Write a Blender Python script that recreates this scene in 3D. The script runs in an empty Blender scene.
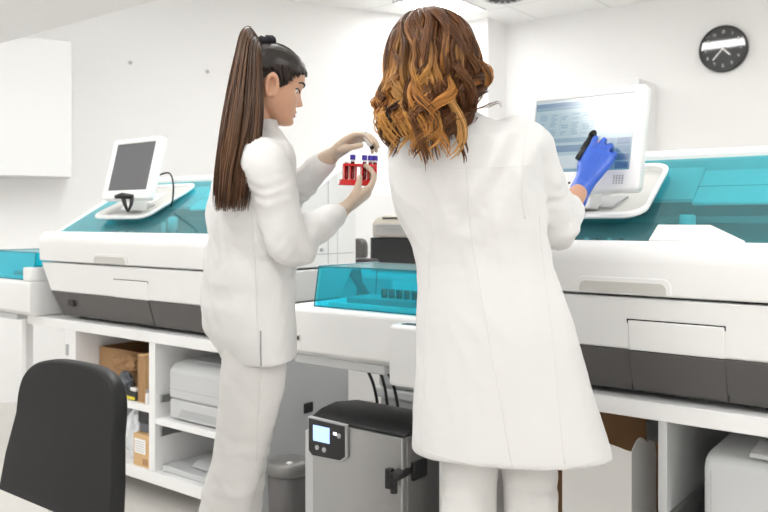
import bpy, bmesh, math, random
from mathutils import Vector, Matrix, noise
from mathutils.bvhtree import BVHTree
random.seed(7)
V = Vector
S = bpy.context.scene
COL = S.collection
rad = math.radians
# ------------------------------------------------------------------ camera frame
HC, FPX, HOR, TH = 1.17, 800.0, 220.0, rad(37.9)
RX = V((math.cos(TH), math.sin(TH), 0)); FW = V((-math.sin(TH), math.cos(TH), 0)); UP = V((0, 0, 1))
def P(px, py, Z):                       # photo point at depth Z -> world point
    return V((0, 0, HC)) + FW*Z + RX*((px-384)/FPX*Z) + UP*((HOR-py)/FPX*Z)

# ------------------------------------------------------------------ materials
MATS = {}
def mat(name, col, rough=0.5, metal=0.0, spec=0.5, bump=0.0, bscale=200.0, var=0.0, vscale=6.0, emit=None, estr=0.0, coat=0.0, sss=0.0, attr=None, sheen=0.0):
    m = bpy.data.materials.new(name); m.use_nodes = True
    nt = m.node_tree; b = nt.nodes['Principled BSDF']
    b.inputs['Base Color'].default_value = (*col, 1)
    b.inputs['Roughness'].default_value = rough
    b.inputs['Metallic'].default_value = metal
    b.inputs['Specular IOR Level'].default_value = spec
    b.inputs['Coat Weight'].default_value = coat
    b.inputs['Sheen Weight'].default_value = sheen
    if sss:
        b.inputs['Subsurface Weight'].default_value = sss
        b.inputs['Subsurface Radius'].default_value = (0.012, 0.005, 0.003)
    if emit:
        b.inputs['Emission Color'].default_value = (*emit, 1); b.inputs['Emission Strength'].default_value = estr
    tc = nt.nodes.new('ShaderNodeTexCoord')
    if attr:
        a = nt.nodes.new('ShaderNodeAttribute'); a.attribute_name = attr
        nt.links.new(a.outputs['Color'], b.inputs['Base Color'])
    if var > 0:
        n = nt.nodes.new('ShaderNodeTexNoise'); n.inputs['Scale'].default_value = vscale; n.inputs['Detail'].default_value = 4
        nt.links.new(tc.outputs['Object'], n.inputs['Vector'])
        mx = nt.nodes.new('ShaderNodeMix'); mx.data_type = 'RGBA'
        mx.inputs[6].default_value = (*[max(0, c*(1-var)) for c in col], 1); mx.inputs[7].default_value = (*[min(1, c*(1+var)) for c in col], 1)
        nt.links.new(n.outputs['Fac'], mx.inputs[0]); nt.links.new(mx.outputs[2], b.inputs['Base Color'])
    if bump > 0:
        n2 = nt.nodes.new('ShaderNodeTexNoise'); n2.inputs['Scale'].default_value = bscale; n2.inputs['Detail'].default_value = 3
        nt.links.new(tc.outputs['Object'], n2.inputs['Vector'])
        bp = nt.nodes.new('ShaderNodeBump'); bp.inputs['Strength'].default_value = bump; bp.inputs['Distance'].default_value = 0.002
        nt.links.new(n2.outputs['Fac'], bp.inputs['Height']); nt.links.new(bp.outputs['Normal'], b.inputs['Normal'])
    MATS[name] = m
    return m
def tinted(name, col, gloss=0.12, haze=0.08):      # clear coloured acrylic
    m = bpy.data.materials.new(name); m.use_nodes = True
    nt = m.node_tree; nt.nodes.remove(nt.nodes['Principled BSDF']); out = nt.nodes['Material Output']
    t = nt.nodes.new('ShaderNodeBsdfTransparent'); t.inputs['Color'].default_value = (*col, 1)
    g = nt.nodes.new('ShaderNodeBsdfGlossy'); g.inputs['Roughness'].default_value = 0.09
    d = nt.nodes.new('ShaderNodeBsdfDiffuse'); d.inputs['Color'].default_value = (*col, 1)
    l = nt.nodes.new('ShaderNodeLayerWeight'); l.inputs['Blend'].default_value = 0.5
    pw = nt.nodes.new('ShaderNodeMath'); pw.operation = 'POWER'; pw.inputs[1].default_value = 3.5
    ma = nt.nodes.new('ShaderNodeMath'); ma.operation = 'MULTIPLY_ADD'; ma.inputs[1].default_value = 0.6; ma.inputs[2].default_value = 0.025; ma.use_clamp = True
    nt.links.new(l.outputs['Facing'], pw.inputs[0]); nt.links.new(pw.outputs[0], ma.inputs[0])
    m1 = nt.nodes.new('ShaderNodeMixShader'); m1.inputs[0].default_value = haze
    m2 = nt.nodes.new('ShaderNodeMixShader')
    nt.links.new(t.outputs[0], m1.inputs[1]); nt.links.new(d.outputs[0], m1.inputs[2])
    nt.links.new(ma.outputs[0], m2.inputs[0]); nt.links.new(m1.outputs[0], m2.inputs[1]); nt.links.new(g.outputs[0], m2.inputs[2])
    nt.links.new(m2.outputs[0], out.inputs['Surface'])
    MATS[name] = m; return m
def tilemat(name, col, line, size):     # suspended ceiling: square tiles
    m = mat(name, col, 0.9)
    nt = m.node_tree; b = nt.nodes['Principled BSDF']; tc = nt.nodes.new('ShaderNodeTexCoord')
    br = nt.nodes.new('ShaderNodeTexBrick'); br.offset = 0.0; br.squash = 1.0
    br.inputs['Color1'].default_value = (*col, 1); br.inputs['Color2'].default_value = (*col, 1); br.inputs['Mortar'].default_value = (*line, 1)
    br.inputs['Scale'].default_value = 1.0; br.inputs['Mortar Size'].default_value = 0.008; br.inputs['Mortar Smooth'].default_value = 0.0
    br.inputs['Brick Width'].default_value = size; br.inputs['Row Height'].default_value = size
    nt.links.new(tc.outputs['Object'], br.inputs['Vector']); nt.links.new(br.outputs['Color'], b.inputs['Base Color'])
    return m
mat('wall_paint', (0.86, 0.855, 0.85), 0.85, bump=0.05, bscale=350)
mat('floor_vinyl', (0.62, 0.60, 0.57), 0.35, var=0.04, vscale=9)
tilemat('ceiling_tile', (0.84, 0.84, 0.83), (0.70, 0.70, 0.69), 0.6)
mat('white_laminate', (0.83, 0.83, 0.83), 0.45)
mat('grey_laminate', (0.60, 0.61, 0.62), 0.5)
mat('panel_grey', (0.50, 0.51, 0.52), 0.5)
mat('white_plastic', (0.84, 0.84, 0.835), 0.32, coat=0.1)
mat('shell_white', (0.82, 0.82, 0.815), 0.4)
mat('band_grey', (0.085, 0.08, 0.078), 0.42)
mat('deck_dark', (0.17, 0.175, 0.18), 0.5)
mat('deck_mid', (0.34, 0.35, 0.36), 0.45)
mat('beige_plastic', (0.58, 0.57, 0.54), 0.45)
mat('grey_plastic', (0.42, 0.43, 0.44), 0.45)
mat('light_grey_plastic', (0.54, 0.55, 0.555), 0.45)
mat('black_plastic', (0.012, 0.012, 0.013), 0.4)
mat('chair_black', (0.008, 0.008, 0.009), 0.5, spec=0.35, bump=0.08, bscale=600)
mat('seam_black', (0.01, 0.01, 0.01), 0.8)
mat('steel', (0.42, 0.42, 0.42), 0.38, metal=0.85)
mat('chrome', (0.75, 0.75, 0.75), 0.18, metal=1.0)
mat('side_steel', (0.20, 0.195, 0.19), 0.42, metal=0.4)
mat('cardboard', (0.36, 0.21, 0.10), 0.85, var=0.08, vscale=14)
mat('carton', (0.62, 0.40, 0.20), 0.8, var=0.05, vscale=20)
mat('kraft_paper', (0.30, 0.17, 0.08), 0.9, var=0.1, vscale=12)
mat('paper_white', (0.82, 0.81, 0.79), 0.7)
mat('bag_film', (0.70, 0.73, 0.76), 0.25, var=0.15, vscale=16)
mat('bag_blue', (0.08, 0.22, 0.5), 0.3)
mat('dark_film', (0.10, 0.11, 0.13), 0.2)
mat('yellow', (0.75, 0.62, 0.05), 0.4)
mat('screen_off', (0.12, 0.12, 0.13), 0.22)
mat('coat_cloth', (0.73, 0.725, 0.72), 0.9, bump=0.15, bscale=900)
mat('trouser_cloth', (0.70, 0.69, 0.675), 0.85, bump=0.15, bscale=700)
mat('seam_cloth', (0.725, 0.72, 0.715), 0.9)
mat('skin', (0.62, 0.33, 0.20), 0.45, sss=0.12, var=0.05, vscale=25)
mat('skin_fair', (0.64, 0.36, 0.235), 0.42, sss=0.12, var=0.05, vscale=25)
mat('lips', (0.48, 0.17, 0.13), 0.35)
mat('eye_white', (0.8, 0.78, 0.75), 0.2)
mat('iris', (0.05, 0.025, 0.012), 0.15)
mat('hair_brow', (0.02, 0.011, 0.008), 0.6)
mat('hair_dark', (0.013, 0.008, 0.006), 0.38)
mat('hair_strand', (0.1, 0.05, 0.02), 0.42, attr='tone', spec=0.28)
mat('scrunchie', (0.006, 0.006, 0.009), 0.9, bump=0.6, bscale=120)
mat('latex', (0.56, 0.44, 0.34), 0.38, var=0.05, vscale=40, sss=0.05)
mat('nitrile', (0.045, 0.13, 0.60), 0.36, var=0.08, vscale=40)
mat('rack_red', (0.72, 0.02, 0.02), 0.25, coat=0.3)
mat('blood', (0.22, 0.008, 0.01), 0.2, coat=0.5)
mat('cap_purple', (0.075, 0.05, 0.50), 0.35)
mat('cap_grey', (0.22, 0.20, 0.27), 0.4)
mat('printer_beige', (0.47, 0.43, 0.37), 0.5)
mat('lid_edge', (0.0, 0.16, 0.21), 0.2)
mat('label_white', (0.85, 0.84, 0.83), 0.6)
mat('clock_face', (0.035, 0.036, 0.038), 0.04, spec=1.0)
mat('clock_rim', (0.012, 0.012, 0.013), 0.3)
mat('clock_mark', (0.62, 0.62, 0.62), 0.5)
mat('lamp', (0.9, 0.9, 0.9), 0.6, emit=(1.0, 0.993, 0.98), estr=11.0)
mat('lcd', (0.3, 0.5, 0.9), 0.2, emit=(0.42, 0.60, 0.95), estr=0.8)
mat('led_white', (0.9, 0.9, 0.9), 0.4, emit=(1, 1, 1), estr=1.5)
tinted('teal_cover', (0.42, 0.87, 0.915), haze=0.06)
tinted('teal_lid', (0.20, 0.86, 0.93), haze=0.08)
tinted('clear', (0.92, 0.95, 0.95))
for nm, c in (('ui_pale', (0.44, 0.62, 0.70)), ('ui_row', (0.30, 0.50, 0.60)), ('ui_head', (0.12, 0.27, 0.45)), ('ui_mid', (0.20, 0.38, 0.52)), ('ui_button', (0.06, 0.17, 0.36)), ('ui_white', (0.68, 0.80, 0.86))):
    mat(nm, (0.03, 0.03, 0.035), 0.15, emit=c, estr=0.44, spec=0.5)
    MATS[nm].node_tree.nodes['Principled BSDF'].inputs['IOR'].default_value = 1.85

# ------------------------------------------------------------------ object helpers
BASE = {}
def tag(o, label=None, cat=None, group=None, kind=None):
    if label: o['label'] = label
    if cat: o['category'] = cat
    if group: o['group'] = group
    if kind: o['kind'] = kind
    return o
def thing(name, loc, label, cat, group=None):
    o = bpy.data.objects.new(name, None); COL.objects.link(o); o.location = loc; o.empty_display_size = 0.05
    BASE[o.name] = V(loc); return tag(o, label, cat, group)
def link(name, me, parent=None, base=None):
    o = bpy.data.objects.new(name, me); COL.objects.link(o)
    if parent is not None:
        b = BASE[parent.name]; me.transform(Matrix.Translation(-b)); BASE[o.name] = b
        o.parent = parent
    else:
        b = V(base) if base is not None else V((0, 0, 0))
        me.transform(Matrix.Translation(-b)); o.location = b; BASE[o.name] = b
    return o
def obj(name, bm, m, parent=None, smooth=False, bevel=0.0, seg=2, base=None):
    bmesh.ops.recalc_face_normals(bm, faces=bm.faces)
    me = bpy.data.meshes.new(name); bm.to_mesh(me); bm.free()
    for k in (m if isinstance(m, (list, tuple)) else [m]): me.materials.append(MATS[k])
    for p in me.polygons: p.use_smooth = smooth
    o = link(name, me, parent, base)
    if bevel:
        md = o.modifiers.new('bevel', 'BEVEL'); md.width = bevel; md.segments = seg; md.limit_method = 'ANGLE'; md.angle_limit = rad(40)
        md.harden_normals = False
        for p in me.polygons: p.use_smooth = True
        try:
            me.set_sharp_from_angle(angle=rad(50))
        except Exception: pass
    return o
def NB(): return bmesh.new()
def box(bm, x0, x1, y0, y1, z0, z1, mi=0, M=None):
    vs = [bm.verts.new((x, y, z)) for x in (x0, x1) for y in (y0, y1) for z in (z0, z1)]
    if M is not None:
        for v in vs: v.co = M @ v.co
    for q in ((0, 1, 3, 2), (4, 6, 7, 5), (0, 4, 5, 1), (2, 3, 7, 6), (0, 2, 6, 4), (1, 5, 7, 3)):
        f = bm.faces.new([vs[i] for i in q]); f.material_index = mi
    return bm
def bx(*a, **k): return box(NB(), *a, **k)
def loft(bm, rings, cap0=True, cap1=True, closed=True, mi=0):
    R = [[bm.verts.new(p) for p in r] for r in rings]
    n = len(R[0])
    for i in range(len(R)-1):
        for j in range(n if closed else n-1):
            k = (j+1) % n
            f = bm.faces.new((R[i][j], R[i][k], R[i+1][k], R[i+1][j])); f.material_index = mi
    if cap0: bm.faces.new(list(reversed(R[0]))).material_index = mi
    if cap1: bm.faces.new(R[-1]).material_index = mi
    return bm
def prism_x(bm, pts, x0, x1, mi=0):     # outline in (y, z)
    return loft(bm, [[V((x, y, z)) for y, z in pts] for x in (x0, x1)], mi=mi)
def prism_y(bm, pts, y0, y1, mi=0):
    return loft(bm, [[V((x, y, z)) for x, z in pts] for y in (y0, y1)], mi=mi)
def prism_z(bm, pts, z0, z1, mi=0):
    return loft(bm, [[V((x, y, z)) for x, y in pts] for z in (z0, z1)], mi=mi)
def rrect(x0, x1, y0, y1, r, n=6):
    o = []
    for cx, cy, a in ((x1-r, y1-r, 0), (x0+r, y1-r, 90), (x0+r, y0+r, 180), (x1-r, y0+r, 270)):
        for i in range(n+1):
            t = rad(a+90*i/n); o.append((cx+r*math.cos(t), cy+r*math.sin(t)))
    return o
def frame_of(d):
    d = d.normalized(); a = V((0, 0, 1)) if abs(d.z) < 0.9 else V((1, 0, 0))
    x = d.cross(a).normalized(); return x, x.cross(d).normalized()
def tube(bm, pts, radii, n=12, mi=0, round_ends=False, flat=1.0):
    pts = [V(p) for p in pts]
    if not isinstance(radii, (list, tuple)): radii = [radii]*len(pts)
    rings = []; x = None
    for i, p in enumerate(pts):
        d = (pts[min(i+1, len(pts)-1)]-pts[max(i-1, 0)])
        if d.length < 1e-9: d = V((0, 0, 1))
        d.normalize()
        if x is None: x, _ = frame_of(d)
        x = (x-d*x.dot(d)); x = x.normalized() if x.length > 1e-6 else frame_of(d)[0]
        y = d.cross(x)
        rings.append([p+x*(radii[i]*math.cos(2*math.pi*k/n))+y*(radii[i]*flat*math.sin(2*math.pi*k/n)) for k in range(n)])
    if round_ends:
        def dome(p, d, ring, r):
            return [[p+d*(r*math.sin(a))+(q-p)*math.cos(a) for q in ring] for a in (rad(35), rad(65), rad(82))]
        d0 = (pts[0]-pts[1]).normalized(); d1 = (pts[-1]-pts[-2]).normalized()
        rings = list(reversed(dome(pts[0], d0, rings[0], radii[0])))+rings+dome(pts[-1], d1, rings[-1], radii[-1])
    return loft(bm, rings, mi=mi)
def cyl(bm, p0, p1, r, n=24, mi=0): return tube(bm, [p0, p1], [r, r], n, mi)
def lathe(bm, prof, c, n=32, mi=0):     # prof: (r, z)
    return loft(bm, [[V((c[0]+r*math.cos(2*math.pi*k/n), c[1]+r*math.sin(2*math.pi*k/n), c[2]+z)) for k in range(n)] for r, z in prof], mi=mi)
def spline(pts, n=8):                   # Catmull-Rom through points
    pts = [V(p) for p in pts]; o = []
    for i in range(len(pts)-1):
        p0, p1, p2, p3 = pts[max(i-1, 0)], pts[i], pts[i+1], pts[min(i+2, len(pts)-1)]
        for k in range(n):
            t = k/n
            o.append(0.5*((2*p1)+(p2-p0)*t+(2*p0-5*p1+4*p2-p3)*t*t+(3*p1-p0-3*p2+p3)*t**3))
    o.append(pts[-1]); return o
def lerpt(tab, x):                      # table lookup, tab = [(x, y...)]
    if x <= tab[0][0]: return tab[0][1]
    for a, b in zip(tab, tab[1:]):
        if x <= b[0]:
            t = (x-a[0])/(b[0]-a[0]); t = t*t*(3-2*t)*0.5+t*0.5
            return a[1]+(b[1]-a[1])*t
    return tab[-1][1]
def remeshed(bm, voxel, smooth_it=4, fac=0.5):
    bmesh.ops.recalc_face_normals(bm, faces=bm.faces)
    me = bpy.data.meshes.new('tmp'); bm.to_mesh(me); bm.free()
    o = bpy.data.objects.new('tmp', me); COL.objects.link(o)
    md = o.modifiers.new('r', 'REMESH'); md.mode = 'VOXEL'; md.voxel_size = voxel
    if smooth_it:
        s = o.modifiers.new('s', 'SMOOTH'); s.factor = fac; s.iterations = smooth_it
    dg = bpy.context.evaluated_depsgraph_get(); dg.update()
    r = bpy.data.meshes.new_from_object(o.evaluated_get(dg))
    bpy.data.objects.remove(o); bpy.data.meshes.remove(me)
    for p in r.polygons: p.use_smooth = True
    return r
def displace(me, fn):
    ns = [v.normal.copy() for v in me.vertices]
    for v, n in zip(me.vertices, ns):
        v.co += n*fn(v.co, n)
    me.update()
def meshobj(name, me, m, parent):
    me.name = name; me.materials.clear()
    for k in (m if isinstance(m, (list, tuple)) else [m]): me.materials.append(MATS[k])
    return link(name, me, parent)
def struct(name, bm, m, bevel=0):
    o = obj(name, bm, m, None, bevel=bevel); o['kind'] = 'structure'; return o

# ------------------------------------------------------------------ the room
CZ = 2.80
A = V((-3.39, 5.90, 0)); Dl = V((0.448, 0.894, 0)).normalized()       # left wall runs back along Dl to the far corner
LW0 = A-Dl*8.6; LW1 = A
Nl = V((Dl.y, -Dl.x, 0))                                            # into the room
struct('floor', bx(-7.6, 3.1, -2.6, 6.1, -0.1, 0), 'floor_vinyl')
struct('ceiling', bx(-7.6, 3.1, -2.6, 6.1, CZ, CZ+0.1), 'ceiling_tile')
struct('wall_rear', bx(-3.6, 3.1, 5.90, 6.0, 0, CZ), 'wall_paint')
struct('wall_right', bx(3.0, 3.1, -2.6, 6.0, 0, CZ), 'wall_paint')
struct('wall_front', bx(-7.6, 3.1, -2.6, -2.5, 0, CZ), 'wall_paint')
q = [LW0, LW1+Dl*0.12, LW1+Dl*0.12-Nl*0.1, LW0-Nl*0.1]
struct('wall_left', prism_z(NB(), [(p.x, p.y) for p in q], 0, CZ), 'wall_paint')
struct('trim_1', bx(-3.62, -3.30, 5.60, 5.90, 0, CZ), 'wall_paint')   # boxed column in the far corner
# wall pins on the left wall
for (px, py, lab) in ((130, 63, 'small grey nail in the white wall above the switched-off monitor'), (207, 72, 'small grey nail in the white wall beside the ponytail')):
    d = P(px, py, 1.0)-V((0, 0, HC)); t = (A-V((0, 0, HC))).dot(Nl)/d.dot(Nl); w = V((0, 0, HC))+d*t
    tag(obj('nail', tube(NB(), [w-Nl*0.003, w+Nl*0.008, w+Nl*0.014], [0.008, 0.008, 0.014], 10), 'grey_plastic', base=w), lab, 'nail', 'nails in the left wall')

def ceiling_light(x0, x1, y0, y1, lab, grp='ceiling light panels'):
    t = thing('ceiling_light', ((x0+x1)/2, (y0+y1)/2, CZ), lab, 'ceiling light', grp)
    f = NB(); w = 0.018
    for a in ((x0, x1, y0, y0+w), (x0, x1, y1-w, y1), (x0, x0+w, y0+w, y1-w), (x1-w, x1, y0+w, y1-w)): box(f, *a, CZ-0.014, CZ)
    obj('light_frame', f, 'white_laminate', t)
    obj('diffuser', bx(x0+w, x1-w, y0+w, y1-w, CZ-0.010, CZ-0.001), 'lamp', t)
ceiling_light(-3.62, -3.17, 4.75, 5.36, 'lit square ceiling light panel near the corner column')
ceiling_light(-2.65, -1.25, 3.84, 4.20, 'long lit ceiling light panel in front of the clock wall')
ceiling_light(-1.95, -0.95, 0.12, 0.72, 'lit ceiling light panel above the space in front of the benches')
ceiling_light(0.6, 1.8, 1.4, 2.0, 'lit ceiling light panel above the right end of the bench')
ceiling_light(-5.0, -4.4, -0.9, 0.3, 'lit ceiling light panel beside the left wall')
ceiling_light(0.4, 1.6, -1.7, -1.1, 'lit ceiling light panel behind the viewer on the right')
ceiling_light(-3.2, -2.0, -1.7, -1.1, 'lit ceiling light panel behind the viewer on the left')
ceiling_light(-3.1, -1.9, 1.85, 2.45, 'lit ceiling light panel above the back of the benches')
ceiling_light(0.8, 2.0, 4.2, 4.8, 'lit ceiling light panel in the far right of the room')
t = thing('ceiling_vent', (-2.90, 5.16, CZ), 'round grey slotted air vent in the ceiling tiles', 'vent')
f = NB(); lathe(f, [(0.15, 0), (0.15, -0.012), (0.13, -0.014), (0.125, -0.006), (0.03, -0.006), (0.03, 0)], (-2.90, 5.16, CZ), 32)
obj('vent_plate', f, 'light_grey_plastic', t, True)
for k in range(14):
    a = 2*math.pi*k/14; M = Matrix.Translation((-2.90, 5.16, CZ-0.010)) @ Matrix.Rotation(a, 4, 'Z')
    obj('vent_slot', bx(0.05, 0.12, -0.009, 0.009, -0.004, 0.002, M=M), 'black_plastic', t)
# overhead shelf in the left foreground
t = thing('overhead_shelf', (-2.3, 0.75, 1.615), 'white overhead shelf seen from below across the top left corner', 'shelf')
obj('shelf_board', bx(-3.4, -1.25, 0.42, 1.0, 1.615, 1.665), 'white_laminate', t, bevel=0.004)
for x in (-3.3, -2.3, -1.35):
    for y in (0.48, 0.94): obj('hanger_rod', cyl(NB(), (x, y, 1.66), (x, y, CZ-0.001), 0.008, 12), 'chrome', t, True)

# wall clock
cc = V((-1.566, 5.90, 2.368)); R0 = 0.163
t = thing('wall_clock', cc, 'round black wall clock with pale hands on the white rear wall', 'clock')
def ringY(r, y, n=64): return [V((cc.x+r*math.cos(2*math.pi*k/n), y, cc.z+r*math.sin(2*math.pi*k/n))) for k in range(n)]
obj('clock_case', loft(NB(), [ringY(R0, 5.899), ringY(R0, 5.865), ringY(R0-0.006, 5.856), ringY(R0-0.014, 5.858), ringY(R0-0.016, 5.872)]), 'clock_rim', t, True)
obj('dial', loft(NB(), [ringY(R0-0.0155, 5.8715), ringY(R0-0.0155, 5.868)]), 'clock_face', t)
SEGS = {'0': 'abcdef', '1': 'bc', '2': 'abged', '3': 'abgcd', '4': 'fgbc', '5': 'afgcd', '6': 'afgedc', '7': 'abc', '8': 'abcdefg', '9': 'abcdfg'}
def digit(bm, ch, x, z, h, y0, y1):
    w = h*0.55; s = h*0.16
    R = {'a': (-w/2, w/2, h/2-s, h/2), 'd': (-w/2, w/2, -h/2, -h/2+s), 'g': (-w/2, w/2, -s/2, s/2), 'b': (w/2-s, w/2, 0, h/2), 'c': (w/2-s, w/2, -h/2, 0), 'f': (-w/2, -w/2+s, 0, h/2), 'e': (-w/2, -w/2+s, -h/2, 0)}
    for k in SEGS[ch]: a = R[k]; box(bm, x+a[0], x+a[1], y0, y1, z+a[2], z+a[3])
for hnum in range(1, 13):
    a = rad(90-30*hnum); x = cc.x+0.118*math.cos(a); z = cc.z+0.118*math.sin(a); bm = NB(); s = str(hnum)
    for i, ch in enumerate(s): digit(bm, ch, x+(i-(len(s)-1)/2)*0.0145, z, 0.021, 5.8665, 5.8685)
    obj('numeral', bm, 'clock_mark', t)
def hand(nm, ang, ln, w, y):
    M = Matrix.Translation((cc.x, y, cc.z)) @ Matrix.Rotation(rad(ang), 4, 'Y')
    obj(nm, bx(-w/2, w/2, -0.001, 0.001, -0.015, ln, M=M), 'label_white', t)
hand('hour_hand', 135, 0.068, 0.011, 5.8650); hand('minute_hand', 222, 0.10, 0.009, 5.8625)
obj('centre_cap', cyl(NB(), (cc.x, 5.867, cc.z), (cc.x, 5.859, cc.z), 0.009, 16), 'label_white', t, True)

# wall cabinets --------------------------------------------------
def wall_frame(p0, along, normal):      # matrix: x along wall, y out of wall, z up
    return Matrix(((along.x, normal.x, 0, p0.x), (along.y, normal.y, 0, p0.y), (0, 0, 1, 0), (0, 0, 0, 1)))
base_pt = V((-4.94, 2.52, 0)); base_pt = A+Dl*((base_pt-A).dot(Dl))
M = wall_frame(base_pt, Dl, Nl)
o = thing('wall_cabinet', M @ V((-0.15, 0.16, 1.444)), 'plain white wall cabinet hanging on the left wall', 'cabinet')
obj('carcass', bx(-0.75, 0.348, 0.002, 0.31, 1.444, 2.285, M=M), 'white_laminate', o, bevel=0.002)
for a, b in ((-0.75, -0.203), (-0.199, 0.348)): obj('door', bx(a, b, 0.312, 0.33, 1.440, 2.285, M=M), 'white_laminate', o, bevel=0.002)
for a, b, lab in ((-2.96, -2.50, 'white wall cabinet on the rear wall, farther from the clock'), (-2.50, -2.04, 'white wall cabinet on the rear wall, nearer the clock')):
    o = thing('wall_cabinet', (a+0.23, 5.7, 1.5), lab, 'cabinet')
    obj('carcass', bx(a, b-0.002, 5.57, 5.898, 1.50, 2.17), 'white_laminate', o, bevel=0.002)
    obj('door', bx(a+0.001, b-0.003, 5.55, 5.568, 1.498, 2.172), 'white_laminate', o, bevel=0.002)
# low cupboards along the left wall, seen between the two people
for i in (2,):
    a = 0.95+0.62*i; b = a+0.616
    o = thing('storage_cupboard', M @ V((a+0.3, 0.2, 0)), 'white two-door floor cupboard by the left wall, seen between the two people', 'cupboard')
    obj('carcass', bx(a, b, 0.004, 0.38, 0.0, 1.36, M=M), 'white_laminate', o, bevel=0.002)
    obj('door', bx(a+0.003, b-0.003, 0.382, 0.40, 0.93, 1.355, M=M), 'white_laminate', o, bevel=0.002)
    d = obj('door', bx(a+0.003, b-0.003, 0.382, 0.40, 0.08, 0.922, M=M), 'white_laminate', o, bevel=0.002)
    kp = M @ V((b-0.08, 0.40, 0.955)); obj('knob', tube(NB(), [kp, kp+Nl*0.02], [0.008, 0.012], 12), 'steel', o, True)

# far desk with printer stack -----------------------------------
o = thing('desk', (-2.75, 3.9, 0), 'white far desk carrying the black box and beige printer', 'desk')
obj('desk_top', bx(-3.3, -2.1, 3.62, 4.3, 0.83, 0.86), 'white_laminate', o, bevel=0.003)
for a in (-3.28, -2.14): obj('side_panel', bx(a, a+0.022, 3.66, 4.28, 0, 0.83), 'white_laminate', o)
o = thing('black_box', (-2.83, 3.95, 0.86), 'plain black box under the beige printer on the far desk', 'box')
obj('box_body', bx(-3.05, -2.62, 3.78, 4.12, 0.862, 1.065), 'black_plastic', o, bevel=0.006)
obj('front_panel', bx(-3.03, -2.64, 3.772, 3.779, 0.88, 1.05), 'black_plastic', o, bevel=0.002)
o = thing('printer', (-2.8, 3.95, 1.067), 'beige ribbed desktop printer standing on the black box', 'printer')
obj('printer_body', prism_x(NB(), [(3.76, 1.068), (3.76, 1.15), (3.80, 1.185), (3.88, 1.20), (4.12, 1.20), (4.12, 1.068)], -3.02, -2.60), 'printer_beige', o, bevel=0.01)
for k in range(4): obj('vent_rib', bx(-2.99, -2.63, 3.752, 3.762, 1.082+0.018*k, 1.091+0.018*k), 'grey_plastic', o)
obj('paper_slot', bx(-2.96, -2.66, 3.785, 3.83, 1.176, 1.187), 'black_plastic', o)
obj('lid', bx(-2.9, -2.62, 3.9, 4.08, 1.198, 1.225), 'white_plastic', o, bevel=0.01)
# office chair in the gap
o = thing('office_chair', (-2.71, 3.22, 0), 'dark grey office chair in the far gap between the two people', 'chair')
cx, cy = -2.82, 3.16
obj('backrest', prism_y(NB(), rrect(cx-0.12, cx+0.10, 0.95, 1.07, 0.04), cy+0.16, cy+0.2), 'band_grey', o, bevel=0.01)
obj('back_stem', tube(NB(), spline([(cx, cy+0.21, 0.98), (cx, cy+0.24, 0.75), (cx, cy+0.1, 0.5)]), 0.018, 10), 'black_plastic', o, True)
obj('seat', prism_z(NB(), rrect(cx-0.22, cx+0.22, cy-0.25, cy+0.18, 0.08), 0.46, 0.52), 'grey_plastic', o, bevel=0.015)
for s in (-1, 1):
    obj('armrest', tube(NB(), spline([(cx+s*0.2, cy+0.05, 0.5), (cx+s*0.24, cy+0.05, 0.72), (cx+s*0.24, cy-0.12, 0.94), (cx+s*0.23, cy+0.1, 0.95)]), 0.02, 10), 'black_plastic', o, True)
obj('gas_column', cyl(NB(), (cx, cy, 0.08), (cx, cy, 0.46), 0.03, 16), 'black_plastic', o, True)
for k in range(5):
    a = 2*math.pi*k/5+0.3; e = V((cx+0.26*math.cos(a), cy+0.26*math.sin(a), 0.07))
    l = obj('leg', tube(NB(), [(cx, cy, 0.1), e], [0.025, 0.018], 10), 'black_plastic', o, True)
    obj('caster', cyl(NB(), e+V((-0.012, 0, -0.041)), e+V((0.012, 0, -0.041)), 0.028, 16), 'black_plastic', l, True)

# ------------------------------------------------------------------ benches
BY = 2.0; BB = 2.65; CT = 0.712
o = thing('lab_bench', (-3.0, 2.3, 0), 'white open-shelved bench carrying the analyser with the switched-off monitor', 'bench')
obj('worktop', bx(-3.75, -2.235, BY, BB, CT-0.045, CT), 'white_laminate', o, bevel=0.003)
obj('side_panel', bx(-3.425, -3.335, BY+0.004, BB-0.01, 0, CT-0.045), 'white_laminate', o, bevel=0.002)
o2 = obj('side_panel', bx(-2.275, -2.25, BY+0.004, BB-0.01, 0, CT-0.045), 'panel_grey', o, bevel=0.002); o2['label'] = 'grey end panel with a black socket'
obj('socket', bx(-2.251, -2.243, 2.36, 2.41, 0.385, 0.425), 'black_plastic', o2, bevel=0.002)
obj('partition', bx(-2.79, -2.75, BY+0.006, BB-0.01, 0.14, CT-0.045), 'white_laminate', o, bevel=0.002)
obj('shelf', bx(-3.335, -2.79, BY+0.008, BB-0.02, 0.374, 0.404), 'white_laminate', o, bevel=0.002)
obj('shelf', bx(-2.75, -2.275, BY+0.008, BB-0.02, 0.335, 0.36), 'white_laminate', o, bevel=0.002)
obj('bottom_board', bx(-3.335, -2.275, BY+0.002, BB-0.02, 0.09, 0.14), 'white_laminate', o, bevel=0.002)
obj('back_panel', bx(-3.335, -2.275, BB-0.02, BB-0.008, 0.09, CT-0.045), 'grey_laminate', o)
for z in (0.40, 0.345):
    obj('drawer_rail', bx(-2.7495, -2.738, BY+0.03, BB-0.08, z+0.02, z+0.05) if z > 0.36 else bx(-2.7495, -2.738, BY+0.03, BB-0.08, 0.28, 0.32), 'steel', o, bevel=0.002)
obj('hinge', bx(-3.405, -3.39, BY-0.003, BY+0.005, 0.55, 0.60), 'grey_plastic', o)

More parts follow.
